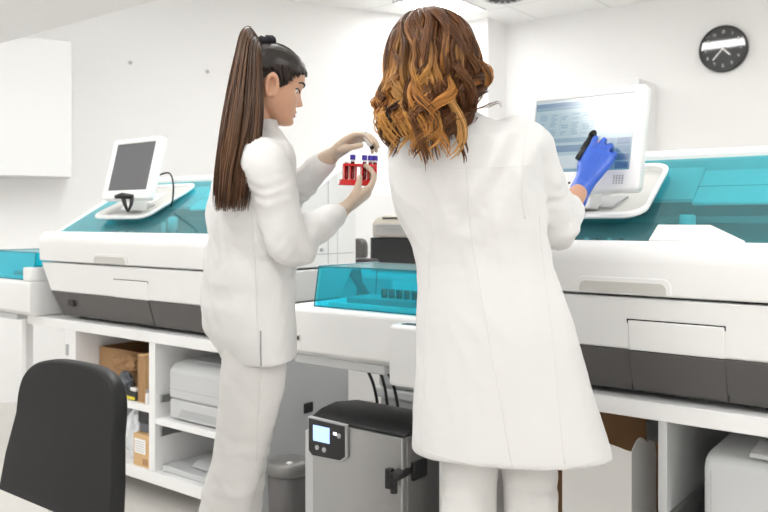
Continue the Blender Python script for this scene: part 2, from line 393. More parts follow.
o = thing('lab_bench', (-0.3, 2.3, 0), 'white bench carrying the analyser with the lit screen', 'bench')
obj('worktop', bx(-1.36, 0.75, BY, BB, CT-0.045, CT), 'white_laminate', o, bevel=0.003)
obj('side_panel', bx(-1.35, -1.325, BY+0.004, BB-0.01, 0, CT-0.045), 'white_laminate', o, bevel=0.002)
p = obj('partition', bx(-0.690, -0.668, BY+0.004, BB-0.01, 0.0, CT-0.045), 'light_grey_plastic', o, bevel=0.002)
obj('bracket', bx(-0.722, -0.6905, BY+0.01, BY+0.05, 0.612, 0.667), 'black_plastic', p, bevel=0.002)
for z in (0.40, 0.335): obj('drawer_rail', prism_x(NB(), [(BY+0.02, z), (BB-0.06, z), (BB-0.06, z+0.04), (BY+0.02, z+0.04)], -0.6675, -0.65), 'steel', p, bevel=0.003)
obj('side_panel', bx(0.70, 0.725, BY+0.004, BB-0.01, 0, CT-0.045), 'white_laminate', o, bevel=0.002)
obj('bottom_board', bx(-1.325, -0.690, BY+0.002, BB-0.02, 0.08, 0.12), 'white_laminate', o, bevel=0.002)
obj('back_panel', bx(-1.325, 0.70, BB-0.02, BB-0.008, 0.0, CT-0.045), 'grey_laminate', o)

# ------------------------------------------------------------------ analysers
def slope_z(y): return 1.105+(y-2.06)*(1.355-1.105)/(2.50-2.06)
def analyser(x0, dl, lab, grip=True):   # dl = left edge of the service door
    x1 = x0+1.42
    t = thing('analyser', ((x0+x1)/2, 2.32, CT), lab, 'laboratory analyser')
    # dark lower band (tapers in at the bottom) and white band above
    def band(name, xa, xb, za, zb, ya, yb, m, par, ta=0.0, tb=0.0, yback=2.6, bev=0.003):
        r0 = [V((xa+ta, ya, za)), V((xb-tb, ya, za)), V((xb-tb, yback, za)), V((xa+ta, yback, za))]
        r1 = [V((xa, yb, zb)), V((xb, yb, zb)), V((xb, yback, zb)), V((xa, yback, zb))]
        return obj(name, loft(NB(), [r0, r1]), m, par, bevel=bev)
    lp = band('lower_band', x0+0.07, x1-0.07, 0.728, 0.838, 2.035, 2.002, 'band_grey', t, 0.06, 0.06)
    band('white_band', x0, x1, 0.8385, 0.972, 2.002, 1.992, 'shell_white', t, 0.07, 0.07, bev=0.006)
    for xx in (x0+0.2, x1-0.2):
        for yy in (2.1, 2.5): obj('foot', cyl(NB(), (xx, yy, CT+0.0005), (xx, yy, 0.73), 0.025, 16), 'black_plastic', t, True)
    obj('lock', bx(x0+0.205, x0+0.255, 2.005, 2.03, 0.775, 0.805), 'black_plastic', lp, bevel=0.003)
    # service door
    d = band('service_door', dl, dl+0.235, 0.8385, 0.915, 2.002-0.004, 1.996-0.004, 'shell_white', t, yback=2.05, bev=0.003)
    band('door_foot', dl, dl+0.235, 0.732, 0.837, 2.030, 1.998, 'band_grey', d, yback=2.06)
    band('door_gasket', dl-0.003, dl+0.238, 0.731, 0.918, 2.0325, 1.9955-0.001, 'seam_black', d, yback=2.05, bev=0)
    # upper shell: front lip, cheeks, back
    fl = [(1.985, 0.979), (1.980, 1.06), (1.986, 1.095), (2.004, 1.112), (2.035, 1.116), (2.06, 1.108), (2.07, 1.06), (2.07, 0.979)]
    sh = NB(); prism_x(sh, fl, x0, x1)
    ck = [(2.0705, 0.979), (2.0705, 1.117), (2.50, 1.373), (2.50, 0.979)]
    prism_x(sh, ck, x0, x0+0.028); prism_x(sh, ck, x1-0.028, x1)
    prism_x(sh, [(2.5005, 0.979), (2.5005, 1.374), (2.53, 1.388), (2.60, 1.388), (2.62, 1.37), (2.62, 0.979)], x0, x1)
    obj('upper_shell', sh, 'shell_white', t, bevel=0.006, seg=3)
    # hand grip
    gx0, gx1 = dl-0.135, dl+0.115
    if grip:
        rr = rrect(gx0, gx1, 0.965, 1.024, 0.022); rr = [(x, max(z, 0.982)) for x, z in rr]
        g = obj('hand_grip', prism_y(NB(), rr, 1.9775, 1.99), 'shell_white', t, bevel=0.003)
        rr = rrect(gx0+0.012, gx1-0.012, 0.965, 1.012, 0.016); rr = [(x, max(z, 0.984)) for x, z in rr]
        obj('grip_recess', prism_y(NB(), rr, 1.9755, 1.985), 'beige_plastic', g, bevel=0.001)
    for yy in (2.24, 2.44): obj('side_seam', bx(x1-0.002, x1+0.001, yy, yy+0.003, 0.99, 1.20 if yy < 2.3 else 1.33), 'grey_plastic', t)
    obj('side_seam', bx(x1-0.002, x1+0.001, 2.08, 2.60, 1.03, 1.033), 'grey_plastic', t)
    obj('side_lock', cyl(NB(), (x1-0.001, 2.40, 1.05), (x1+0.006, 2.40, 1.05), 0.008, 12), 'grey_plastic', t, True)
    # interior
    obj('deck', bx(x0+0.03, x1-0.03, 2.072, 2.498, 1.05, 1.06), 'deck_dark', t)
    obj('rear_wall', bx(x0+0.03, x1-0.03, 2.42, 2.44, 1.06, 1.27), 'deck_mid', t)
    pn = [(2.49, slope_z(2.49)-0.03), (2.40, slope_z(2.40)-0.045), (2.355, slope_z(2.355)-0.052), (2.355, slope_z(2.355)-0.062), (2.40, slope_z(2.40)-0.06), (2.49, slope_z(2.49)-0.04)]
    cut = dl+0.05
    obj('inner_cowl', prism_x(NB(), pn, cut, x1-0.03), 'white_plastic', t, bevel=0.003)
    obj('inner_cowl', prism_x(NB(), [(2.49, slope_z(2.49)-0.02), (2.37, slope_z(2.37)-0.05), (2.37, slope_z(2.37)-0.06), (2.49, slope_z(2.49)-0.04)], x0+0.03, cut-0.001), 'white_plastic', t)
    for (xa, h, r) in ((dl+0.07, 0.125, 0.022), (dl+0.00, 0.10, 0.010), (dl+0.54, 0.11, 0.02)):
        f = NB(); lathe(f, [(r*0.5, 0), (r*0.5, h*0.5), (r, h*0.52), (r, h*0.95), (r*0.8, h)], (xa, 2.25, 1.06), 20); obj('probe_column', f, 'white_plastic', t, True)
    obj('guide_rail', bx(x0+0.04, x1-0.04, 2.37, 2.39, 1.16, 1.18), 'steel', t, bevel=0.002)
    obj('arm_block', bx(dl+0.30, dl+0.42, 2.26, 2.33, 1.06, 1.19), 'deck_mid', t, bevel=0.004)
    obj('arm_block', bx(dl-0.42, dl-0.30, 2.22, 2.32, 1.06, 1.15), 'grey_plastic', t, bevel=0.004)
    for k in range(5): obj('reagent_bottle', lathe(NB(), [(0.014, 0), (0.014, 0.045), (0.007, 0.052), (0.007, 0.06)], (dl-0.22+0.035*k, 2.16, 1.06), 12), 'light_grey_plastic' if k % 2 else 'black_plastic', t, True)
    # tinted cover
    cv = NB(); prism_x(cv, [(2.058, slope_z(2.058)+0.003), (2.498, slope_z(2.498)+0.003), (2.498, slope_z(2.498)-0.001), (2.058, slope_z(2.058)-0.001)], x0+0.029, x1-0.029)
    c = obj('cover', cv, 'teal_cover', t); c['label'] = 'clear teal sloping cover'
    return t
AN_L = analyser(-3.61, -3.02, 'white analyser with teal cover under the switched-off grey monitor')
AN_R = analyser(-1.354, -0.764, 'white analyser with teal cover under the lit screen')
# thin flat white four-sided sheet on the front of the right cover
def on_slope(x, y, dz): return V((x, y, slope_z(y)+dz))
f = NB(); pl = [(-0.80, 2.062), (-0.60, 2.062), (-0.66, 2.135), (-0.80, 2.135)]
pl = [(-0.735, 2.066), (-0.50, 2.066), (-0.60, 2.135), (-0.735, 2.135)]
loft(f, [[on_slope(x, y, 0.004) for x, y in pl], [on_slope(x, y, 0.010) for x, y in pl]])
tag(obj('white_sheet', f, 'label_white', base=on_slope(-0.6, 2.066, 0.004)), 'thin white sheet lying on the front of the teal cover beside the lit screen', 'card')

def tray(xl, xr, lab):                  # raised white tray that carries a monitor
    t = thing('monitor_tray', on_slope((xl+xr)/2, 2.08, 0.01), lab, 'tray')
    def outline(y0, y1, taper, ins, r):
        pts = rrect(0+ins, 1-ins, 0+ins, 1-ins, r, 5); o = []
        for u, v in pts:
            v2 = max(0, min(1, v)); xx = xl+(xr-xl)*u; tp = taper*v2
            xx += tp*(1-u)-tp*u*0.9
            o.append((xx, y0+(y1-y0)*v2))
        return o
    def at(p, h): return V((p[0], p[1], slope_z(p[1])+h+0.028*(2.42-p[1])/0.36))
    y0, y1 = 2.115, 2.44
    a = outline(y0, y1, 0.035, 0, 0.16)
    ci = ((xl+xr)/2, (y0+y1)/2)
    b = [(ci[0]+(p[0]-ci[0])*0.93, ci[1]+(p[1]-ci[1])*0.90) for p in a]
    obj('tray_shell', loft(NB(), [[at(p, 0.006) for p in [(ci[0]+(q[0]-ci[0])*0.93, ci[1]+(q[1]-ci[1])*0.92) for q in a]], [at(p, 0.016) for p in a], [at(p, 0.026) for p in a], [at(p, 0.026) for p in b], [at(p, 0.012) for p in b]]), 'shell_white', t, bevel=0.002)
    obj('tray_floor', loft(NB(), [[at(p, 0.0105) for p in b], [at(p, 0.0125) for p in b]]), 'beige_plastic', t)
    xm = (xl+xr)/2
    w = [(xm-0.10, y0+0.06), (xm+0.09, y0+0.06), (xm+0.11, y0+0.13), (xm-0.09, y0+0.13)]
    o = obj('recess_plate', loft(NB(), [[at(p, 0.0127) for p in w], [at(p, 0.018) for p in w]]), 'grey_plastic', t, bevel=0.001)
    g = [(xl+0.06, y0+0.05), (xl+0.11, y0+0.05), (xl+0.13, y0+0.14), (xl+0.08, y0+0.14)]
    obj('groove', loft(NB(), [[at(p, 0.0127) for p in g], [at(p, 0.016) for p in g]]), 'grey_plastic', t)
    st = [(xm-0.05, y0+0.14), (xm+0.05, y0+0.14), (xm+0.05, y0+0.24), (xm-0.05, y0+0.24)]
    obj('stand_foot', loft(NB(), [[at(p, 0.0127) for p in st], [at(p, 0.020) for p in st]]), 'shell_white', t, bevel=0.004)
    return t
tray(-3.40, -2.97, 'white tray with dark recesses under the switched-off monitor')
tray(-1.17, -0.765, 'white tray under the lit screen')

def monitor(xc, yb, zb, W, H, tilt, lab, lit):
    t = thing('monitor', (xc, yb, zb), lab, 'monitor')
    M = Matrix.Translation((xc, yb, zb)) @ Matrix.Rotation(rad(-tilt), 4, 'X')
    def ob(name, bm, m, par, **k):
        bmesh.ops.transform(bm, matrix=M, verts=bm.verts); return obj(name, bm, m, par, **k)
    hs = NB()
    fr = rrect(-W/2, W/2, 0, H, 0.016); bk = rrect(-W/2+0.03, W/2-0.03, 0.03, H-0.03, 0.016)
    sx0, sx1, sz0, sz1 = -W/2+0.032, W/2-0.032, 0.060 if lit else 0.045, H-0.024
    inn = rrect(sx0, sx1, sz0, sz1, 0.003); inn2 = [(x, z) for x, z in inn]
    ring = lambda pts, y: [V((x, y, z)) for x, z in pts]
    loft(hs, [ring(inn2, 0.006), ring(rrect(sx0-0.002, sx1+0.002, sz0-0.002, sz1+0.002, 0.004), 0.0), ring(rrect(-W/2+0.006, W/2-0.006, 0.006, H-0.006, 0.014), -0.002), ring(fr, 0.005), ring(fr, 0.032), ring(bk, 0.055)], cap0=True)
    ob('housing', hs, 'white_plastic', t, bevel=0.0015)
    if not lit:
        ob('screen', bx(sx0, sx1, 0.0035, 0.0055, sz0, sz1), 'screen_off', t)
    else:
        sc = NB(); w = sx1-sx0; h = sz1-sz0
        names = ['ui_pale', 'ui_row', 'ui_head', 'ui_mid', 'ui_button', 'ui_white']
        box(sc, sx0, sx1, 0.0035, 0.0055, sz0, sz1, 0)
        def r(u0, u1, v0, v1, mi, y=0.0032): box(sc, sx0+w*u0, sx0+w*u1, y, 0.0036, sz0+h*v0, sz0+h*v1, mi)
        r(0, 1, 0.965, 1, 5); r(0, 1, 0.90, 0.96, 2); r(0.0, 1, 0.86, 0.895, 3)
        for k in range(11): r(0.05, 0.62, 0.50+0.03*k, 0.506+0.03*k, 1, 0.003)
        for k in range(6): r(0.05+0.11*k, 0.054+0.11*k, 0.48, 0.82, 1, 0.003)
        rnd = random.Random(3)
        for k in range(10):
            for j in range(5):
                if rnd.random() < 0.75: r(0.065+0.11*j, 0.065+0.11*j+rnd.uniform(0.03, 0.075), 0.512+0.03*k, 0.524+0.03*k, 3, 0.003)
        r(0, 0.7, 0.40, 0.46, 3); r(0.0, 0.7, 0.27, 0.36, 2); r(0.04, 0.60, 0.05, 0.22, 5); r(0.0, 0.7, 0.0, 0.035, 3)
        r(0.70, 1.0, 0.0, 0.42, 3)
        for a in range(2):
            for b in range(4): r(0.72+0.14*a, 0.845+0.14*a, 0.02+0.105*b, 0.105+0.105*b, 4 if (a+b) % 3 else 2, 0.003)
        ob('screen', sc, names, t)
        for i in range(4):
            for j in range(4): ob('speaker_hole', bx(W/2-0.072+0.008*i, W/2-0.068+0.008*i, -0.003, 0.002, 0.018+0.007*j, 0.022+0.007*j), 'grey_plastic', t)
        ob('power_led', bx(-0.02, -0.014, -0.003, 0.002, 0.022, 0.028), 'black_plastic', t)
    ob('stand_neck', prism_x(NB(), [(0.035, 0.02), (0.05, 0.10), (0.085, 0.10), (0.10, 0.0), (0.105, -0.03), (0.02, -0.042)], -0.04, 0.04), 'white_plastic', t, bevel=0.004)
    return t, M
mL, ML = monitor(-3.125, 2.115, 1.262, 0.355, 0.29, 14, 'white-framed monitor with a blank dark grey screen, switched off', False)
cbl = [ML @ V(p) for p in ((0.12, 0.055, 0.12), (0.18, 0.075, 0.14), (0.205, 0.09, 0.10), (0.20, 0.11, 0.03), (0.17, 0.13, 0.0))]
obj('cable', tube(NB(), spline(cbl), 0.004, 8), 'black_plastic', mL, True)
mR, MR = monitor(-0.958, 2.10, 1.250, 0.365, 0.305, 14, 'white-framed monitor with a lit blue screen of tables', True)
# black clamp at the foot of the dark monitor
o = thing('clamp', (-3.10, 2.05, 1.17), 'black plastic clamp hanging at the foot of the switched-off monitor', 'clamp')
def CP(px, py): return P(px, py, 3.50)
obj('clamp_bar', tube(NB(), [CP(115, 197), CP(122, 195.5), CP(133, 197)], [0.009, 0.014, 0.012], 10), 'black_plastic', o, True)
obj('clamp_jaw', tube(NB(), [CP(123, 197), CP(125, 205), CP(128, 212)], [0.011, 0.008, 0.005], 10), 'black_plastic', o, True)
obj('clamp_jaw', tube(NB(), [CP(132, 198), CP(131, 205), CP(128, 212)], [0.010, 0.007, 0.005], 10), 'black_plastic', o, True)

# ------------------------------------------------------------------ sample loaders
def loader(x0, x1, lab, mod):
    t = thing('sample_loader', ((x0+x1)/2, 2.1, 0.70), lab, 'sample loader')
    y0, y1 = 1.94, 2.42
    bd = prism_x(NB(), [(y0+0.03, 0.715), (y0, 0.735), (y0, 0.868), (y0+0.012, 0.88), (y1, 0.88), (y1, 0.715)], x0, x1)
    b = obj('loader_body', bd, 'shell_white', t, bevel=0.006)
    obj('lower_lip', bx(x0+0.03, x1-0.17, y0+0.03, y1, 0.685, 0.7145), 'light_grey_plastic', t, bevel=0.004)
    k = x0+0.12
    lx0, lx1, ly0, ly1, z0, z1 = x0+0.12, x1-0.015, y0+0.03, y0+0.36, 0.881, 1.015
    ld = NB(); w = 0.005; sl = 0.015
    def wall(pts): loft(ld, pts)
    r0 = rrect(lx0, lx1, ly0, ly1, 0.006, 3); r1 = rrect(lx0+sl*0.5, lx1-sl*0.3, ly0+sl, ly1, 0.006, 3)
    ins = lambda pts: [(((lx0+lx1)/2)+(x-(lx0+lx1)/2)*0.98, ((ly0+ly1)/2)+(y-(ly0+ly1)/2)*0.97) for x, y in pts]
    loft(ld, [[V((x, y, z0)) for x, y in ins(r0)], [V((x, y, z0)) for x, y in r0], [V((x, y, z1)) for x, y in r1], ], cap0=False, cap1=True)
    loft(ld, [[V((x, y, z0)) for x, y in ins(r0)], [V((x, y, z1-0.006)) for x, y in ins(r1)]], cap0=False, cap1=True)
    bmesh.ops.remove_doubles(ld, verts=ld.verts, dist=1e-5)
    c = obj('lid', ld, 'teal_lid', t); c['label'] = 'clear teal box lid'
    e = NB(); T = lambda x, y, z: V((x, y, z))
    tx0, tx1 = lx0+sl*0.5, lx1-sl*0.3
    for p_, q_ in ((T(lx0, ly0, z0), T(tx0, ly0+sl, z1)), (T(lx1, ly0, z0), T(tx1, ly0+sl, z1)), (T(lx0, ly1, z0), T(tx0, ly1, z1)), (T(tx0, ly0+sl, z1), T(tx1, ly0+sl, z1)), (T(tx0, ly0+sl, z1), T(tx0, ly1, z1)), (T(lx0, ly0, z0+0.002), T(lx1, ly0, z0+0.002))):
        cyl(e, p_, q_, 0.0022, 8)
    obj('lid_edge', e, 'lid_edge', c)
    obj('inner_tray', bx(lx0+0.03, lx1-0.02, ly0+0.13, ly0+0.26, 0.8815, 0.905), 'deck_mid', t, bevel=0.003)
    obj('gantry', bx(lx1-0.10, lx1-0.03, ly0+0.18, ly1-0.02, 0.8815, 0.985), 'band_grey', t, bevel=0.003)
    obj('guide_rail', bx(lx0+0.02, lx1-0.02, ly0+0.05, ly0+0.075, 0.8815, 0.892), 'white_plastic', t)
    for i in range(7): obj('sample_cup', lathe(NB(), [(0.011, 0), (0.012, 0.03), (0.009, 0.03)], (lx0+0.15+0.032*i, ly0+0.19, 0.9045), 14), 'band_grey', t, True)
    obj('badge', bx(x0+0.065, x0+0.085, y0-0.002, y0+0.004, 0.765, 0.785), 'beige_plastic', b)
    obj('badge_mark', bx(x0+0.069, x0+0.081, y0-0.003, y0+0.004, 0.769, 0.781), 'black_plastic', b)
    if mod:
        m = obj('front_module', prism_z(NB(), rrect(x1-0.06, x1+0.08, 1.84, 1.938, 0.02), 0.69, 0.866), 'shell_white', t, bevel=0.01, seg=3)
        obj('slot', bx(x1-0.03, x1+0.04, 1.87, 1.90, 0.863, 0.868), 'black_plastic', m)
    return t
loader(-1.95, -1.362, 'white sample loader with a teal lid between the two people', True)
lL = loader(-4.225, -3.622, 'white sample loader with a teal lid at the far left', False)
obj('corner_post', bx(-3.69, -3.625, 1.945, 2.10, 0.8815, 0.945), 'shell_white', lL, bevel=0.006)
obj('loader_leg', bx(-4.18, -4.14, 2.2, 2.24, 0, 0.684), 'white_laminate', lL)
# support bracket for the middle loader
# ------------------------------------------------------------------ water unit under the loader
x0, x1, y0, y1, zt = -1.820, -1.415, 1.93, 2.15, 0.553
o = thing('water_purifier', ((x0+x1)/2, 2.12, 0), 'grey metal unit with a lit display under the sample loader', 'water purifier')
b = obj('cabinet_body', bx(x0+0.035, x1, y0, y1, 0.02, zt-0.03), 'side_steel', o, bevel=0.006)
obj('front_door', bx(x0+0.04, x1-0.002, y0-0.022, y0-0.001, 0.03, zt-0.032), 'steel', o, bevel=0.004)
obj('side_trim', bx(x0-0.01, x0+0.034, y0-0.005, y1, 0.02, zt-0.075), 'light_grey_plastic', o, bevel=0.005)
tp = NB(); prism_x(tp, [(y0-0.02, zt-0.031), (y0-0.02, zt-0.022), (y0+0.03, zt-0.004), (y0+0.10, zt+0.005), (y1, zt-0.01), (y1, zt-0.031)], x0+0.03, x1+0.004)
obj('top_cover', tp, 'black_plastic', o, bevel=0.006)
dpn = [(x0+0.032, zt-0.018), (x0+0.195, zt-0.022), (x0+0.195, zt-0.125), (x0+0.175, zt-0.14), (x0+0.05, zt-0.145), (x0+0.032, zt-0.13)]
d = obj('display_frame', prism_y(NB(), dpn, y0-0.034, y0-0.0225), 'light_grey_plastic', o, bevel=0.002)
cxm = sum(p[0] for p in dpn)/6; czm = sum(p[1] for p in dpn)/6
obj('display_panel', prism_y(NB(), [(cxm+(x-cxm)*0.93, czm+(z-czm)*0.92) for x, z in dpn], y0-0.037, y0-0.030), 'black_plastic', d)
obj('lcd', bx(x0+0.058, x0+0.128, y0-0.0385, y0-0.035, zt-0.092, zt-0.042), 'lcd', d)
for i, (u, w) in enumerate(((x0+0.075, zt-0.112), (x0+0.105, zt-0.115), (x0+0.168, zt-0.060))):
    obj('button', cyl(NB(), (u, y0-0.0395, w), (u, y0-0.036, w), 0.008, 16), 'grey_plastic', d, True)
obj('status_mark', bx(x0+0.145, x0+0.158, y0-0.0385, y0-0.036, zt-0.060, zt-0.052), 'led_white', d)
tpx = x1-0.012
tap = obj('tap', tube(NB(), [(tpx, y0+0.10, 0.415), (tpx+0.0, y0-0.0, 0.415), (tpx, y0-0.06, 0.412)], [0.018, 0.017, 0.016], 14), 'black_plastic', o, True)
obj('tap_lever', bx(tpx-0.026, tpx-0.004, y0-0.062, y0-0.04, 0.375, 0.435), 'black_plastic', tap, bevel=0.004)
obj('tap_spout', cyl(NB(), (tpx, y0-0.050, 0.365), (tpx, y0-0.050, 0.405), 0.011, 14), 'black_plastic', tap, True)
obj('tap_block', bx(x1-0.001, x1+0.012, y0+0.02, y0+0.09, 0.385, 0.44), 'black_plastic', tap, bevel=0.003)
obj('dial', cyl(NB(), (x1-0.025, y0-0.05, 0.265), (x1-0.025, y0-0.021, 0.265), 0.03, 24), 'grey_plastic', o, True)
obj('hose_port', cyl(NB(), (x1-0.001, y0+0.03, 0.25), (x1+0.02, y0+0.03, 0.25), 0.035, 20), 'black_plastic', o, True)
for xx in (x0+0.06, x1-0.05):
    for yy in (y0+0.04, y1-0.04): obj('foot', cyl(NB(), (xx, yy, 0.0005), (xx, yy, 0.022), 0.02, 12), 'black_plastic', o, True)
# grey crate and cables behind
o = thing('crate', (-1.75, 2.62, 0), 'grey plastic crate behind the grey metal unit', 'crate')
f = NB(); box(f, -2.1, -1.4, 2.67, 2.95, 0, 0.42); obj('crate_body', f, 'grey_plastic', o, bevel=0.01)
obj('crate_rim', bx(-2.12, -1.38, 2.66, 2.97, 0.42, 0.46), 'light_grey_plastic', o, bevel=0.008)
obj('crate_rim', bx(-2.11, -1.39, 2.665, 2.96, 0.46, 0.56), 'grey_plastic', o, bevel=0.02)
for i, (xa, dx, sag) in enumerate(((-1.935, 0.01, 0.02), (-1.885, -0.005, 0.04), (-1.835, 0.01, 0.02), (-1.69, -0.10, 0.10))):
    pts = [(xa, 2.30, 0.683), (xa+dx*0.4, 2.34+sag, 0.62), (xa+dx, 2.40+sag, 0.50), (xa+dx*1.5, 2.42+sag, 0.30), (xa+dx, 2.43, 0.012)] if i < 3 else [(xa, 2.30, 0.683), (xa-0.02, 2.36, 0.60), (xa-0.08, 2.42, 0.575), (xa-0.10, 2.44, 0.60), (xa-0.04, 2.45, 0.61), (xa+0.02, 2.46, 0.56), (xa+0.03, 2.46, 0.012)]
    tag(obj('cable', tube(NB(), spline(pts), 0.006, 8), 'black_plastic', None, True, base=(xa, 2.3, 0.683)), ['black cable hanging straight, leftmost behind the grey metal unit', 'black cable second from left behind the grey metal unit', 'black cable third from left behind the grey metal unit', 'black looped cable at the right behind the grey metal unit'][i], 'cable', 'cables behind the grey metal unit')
# pedal bin
c = (-2.055, 2.075, 0)
o = thing('pedal_bin', c, 'small grey round pedal bin by the end panel of the bench', 'bin')
obj('bin_body', lathe(NB(), [(0.066, 0.004), (0.068, 0.03), (0.074, 0.255), (0.070, 0.255), (0.064, 0.04)], c, 40), 'band_grey', o, True)
l = obj('bin_lid', lathe(NB(), [(0.077, 0.256), (0.079, 0.275), (0.076, 0.292), (0.068, 0.30), (0.03, 0.304)], c, 40), 'side_steel', o, True)
obj('lid_tab', bx(c[0]+0.03, c[0]+0.048, c[1]-0.04, c[1]-0.025, 0.30, 0.307), 'label_white', l)
obj('pedal', bx(c[0]-0.02, c[0]+0.02, c[1]-0.10, c[1]-0.06, 0.012, 0.024), 'black_plastic', o, bevel=0.003)

# ------------------------------------------------------------------ things on the left bench shelves
o = thing('cardboard_box', (-3.1, 2.35, 0.404), 'open brown cardboard box at the back of the upper left shelf', 'box')
f = NB(); X0, X1, Y0, Y1, Z0, Z1 = -3.325, -2.90, 2.12, 2.55, 0.4045, 0.585
for a in ((X0, X1, Y0, Y0+0.006), (X0, X1, Y1-0.006, Y1), (X0, X0+0.006, Y0+0.006, Y1-0.006), (X1-0.006, X1, Y0+0.006, Y1-0.006)): box(f, *a, Z0, Z1)
box(f, X0+.006, X1-.006, Y0+.006, Y1-.006, Z0, Z0+0.006)
obj('box_body', f, 'cardboard', o)
obj('flap', loft(NB(), [[V((X0, Y1-0.004, Z1)), V((X1, Y1-0.004, Z1)), V((X1, Y1, Z1)), V((X0, Y1, Z1))], [V((X0, Y1+0.02, Z1+0.05)), V((X1, Y1+0.02, Z1+0.05)), V((X1, Y1+0.026, Z1+0.05)), V((X0, Y1+0.026, Z1+0.05))]]), 'carton', o)
def crumple(name, c, s, m, lab, cat, seed, amp=0.35, freq=9):
    bm = NB(); bmesh.ops.create_icosphere(bm, subdivisions=4, radius=1)
    for v in bm.verts:
        n = v.co.normalized(); p = n*1.5+V((seed, seed*2, 0))
        d = 1+amp*(noise.noise(p*1.6)+0.5*abs(noise.noise(p*3.4)))
        v.co = V((c[0]+n.x*s[0]*d, c[1]+n.y*s[1]*d, max(c[2]+n.z*s[2]*d, c[2]-s[2]*0.8)))
    return tag(obj(name, bm, m, None, False, base=(c[0], c[1], c[2]-s[2]*0.8)), lab, cat)
crumple('packing_paper', (-3.03, 2.065, 0.545), (0.09, 0.036, 0.035), 'kraft_paper', 'crumpled brown packing paper sticking out of the cardboard box', 'paper', 3.1)
crumple('plastic_bag', (-3.03, 2.06, 0.453), (0.045, 0.032, 0.055), 'dark_film', 'crumpled dark grey plastic bag in front of the cardboard box', 'bag', 5.2)
o = thing('tape_measure', (-2.94, 2.04, 0.404), 'small yellow and black tape measure on the upper left shelf', 'tape measure')
obj('tape_case', prism_y(NB(), rrect(-2.975, -2.895, 0.405, 0.44, 0.012), 2.02, 2.06), 'black_plastic', o, bevel=0.004)
obj('tape_band', bx(-2.97, -2.905, 2.016, 2.0195, 0.409, 0.422), 'yellow', o)
obj('tape_label', bx(-2.955, -2.915, 2.03, 2.05, 0.4405, 0.455), 'label_white', o, bevel=0.002)
o = thing('cardboard_folder', (-2.86, 2.1, 0.404), 'upright flat brown cardboard box beside the white partition', 'box')
obj('folder_body', bx(-2.885, -2.838, 2.02, 2.36, 0.4045, 0.605), 'carton', o, bevel=0.002)
obj('folder_edge', bx(-2.883, -2.840, 2.0185, 2.0199, 0.41, 0.60), 'cardboard', o)
c = (-2.815, 2.018, 0.4045)
o = thing('vial', c, 'tiny white bottle at the front of the upper left shelf', 'bottle')
obj('vial_body', lathe(NB(), [(0.008, 0), (0.009, 0.002), (0.009, 0.04), (0.005, 0.046), (0.005, 0.05)], c, 14), 'label_white', o, True)
obj('vial_cap', lathe(NB(), [(0.0065, 0.0505), (0.0065, 0.062)], c, 14), 'grey_plastic', o, True)
o = thing('carton', (-2.85, 2.05, 0.14), 'small tan carton with a white label on the lower left shelf', 'carton')
b = obj('carton_body', bx(-2.905, -2.795, 2.012, 2.12, 0.1405, 0.275), 'carton', o, bevel=0.002)
obj('carton_label', bx(-2.895, -2.82, 2.0105, 2.0118, 0.195, 0.255), 'label_white', b)
for k in range(5): obj('label_line', bx(-2.89, -2.83, 2.0098, 2.0104, 0.203+0.01*k, 0.2055+0.01*k), 'grey_plastic', b)
obj('carton_mark', bx(-2.84, -2.805, 2.0105, 2.0118, 0.15, 0.175), 'cardboard', b)
Mb = Matrix.Translation((-3.07, 2.07, 0.276)) @ Matrix.Rotation(rad(8), 4, 'Y')
o = thing('black_pouch', (-2.85, 2.07, 0.276), 'flat black pouch standing on the small tan carton', 'pouch')
obj('pouch_body', bx(-0.05, 0.05, -0.03, 0.03, 0.0, 0.09, M=Matrix.Translation((-2.85, 2.065, 0.2758))), 'dark_film', o, bevel=0.006)
obj('pouch_flap', bx(-0.048, 0.052, -0.034, -0.0305, 0.04, 0.092, M=Matrix.Translation((-2.85, 2.065, 0.2758))), 'black_plastic', o, bevel=0.002)
b = crumple('plastic_bag', (-2.985, 2.09, 0.235), (0.055, 0.05, 0.115), 'bag_film', 'filled white and blue plastic bag beside the tan carton', 'bag', 8.7, 0.22)
# printer on the right bay of the left bench
def printer(x0, x1, y0, y1, z0, z1, lab, tray_h):
    o = thing('printer', ((x0+x1)/2, (y0+y1)/2, z0), lab, 'printer')
    zm = z0+tray_h
    obj('printer_body', prism_x(NB(), [(y0, zm+0.002), (y0, z1-0.03), (y0+0.03, z1-0.008), (y0+0.08, z1), (y1, z1), (y1, zm+0.002)], x0, x1), 'light_grey_plastic', o, bevel=0.012, seg=3)
    b = obj('paper_tray', bx(x0+0.004, x1-0.004, y0+0.003, y1, z0+0.008, zm), 'light_grey_plastic', o, bevel=0.006)
    obj('tray_handle', prism_y(NB(), [(x0+0.06, z0+0.02), (x1-0.06, z0+0.02), (x1-0.08, z0+0.05), (x0+0.08, z0+0.05)], y0, y0+0.01), 'grey_plastic', b, bevel=0.002)
    obj('output_slot', bx(x0+0.05, x1-0.05, y0+0.07, y1-0.08, z1-0.004, z1+0.004), 'grey_plastic', o, bevel=0.002)
    obj('seam_strip', bx(x0-0.0005, x1+0.0005, y0-0.0006, y0+0.01, zm+0.04, zm+0.043), 'grey_plastic', o)
    for a in (x0+0.05, x1-0.05):
        for c in (y0+0.05, y1-0.05): obj('foot', cyl(NB(), (a, c, z0+0.0005), (a, c, z0+0.009), 0.012, 10), 'black_plastic', o, True)
    return o
printer(-2.69, -2.32, 2.03, 2.40, 0.36, 0.595, 'light grey printer on the shelf beside the standing legs', 0.085)
o = thing('scanner', (-2.6, 2.15, 0.14), 'flat grey tray device on the bottom board below the printer', 'scanner')
obj('scanner_base', bx(-2.735, -2.30, 2.03, 2.40, 0.1405, 0.165), 'light_grey_plastic', o, bevel=0.005)
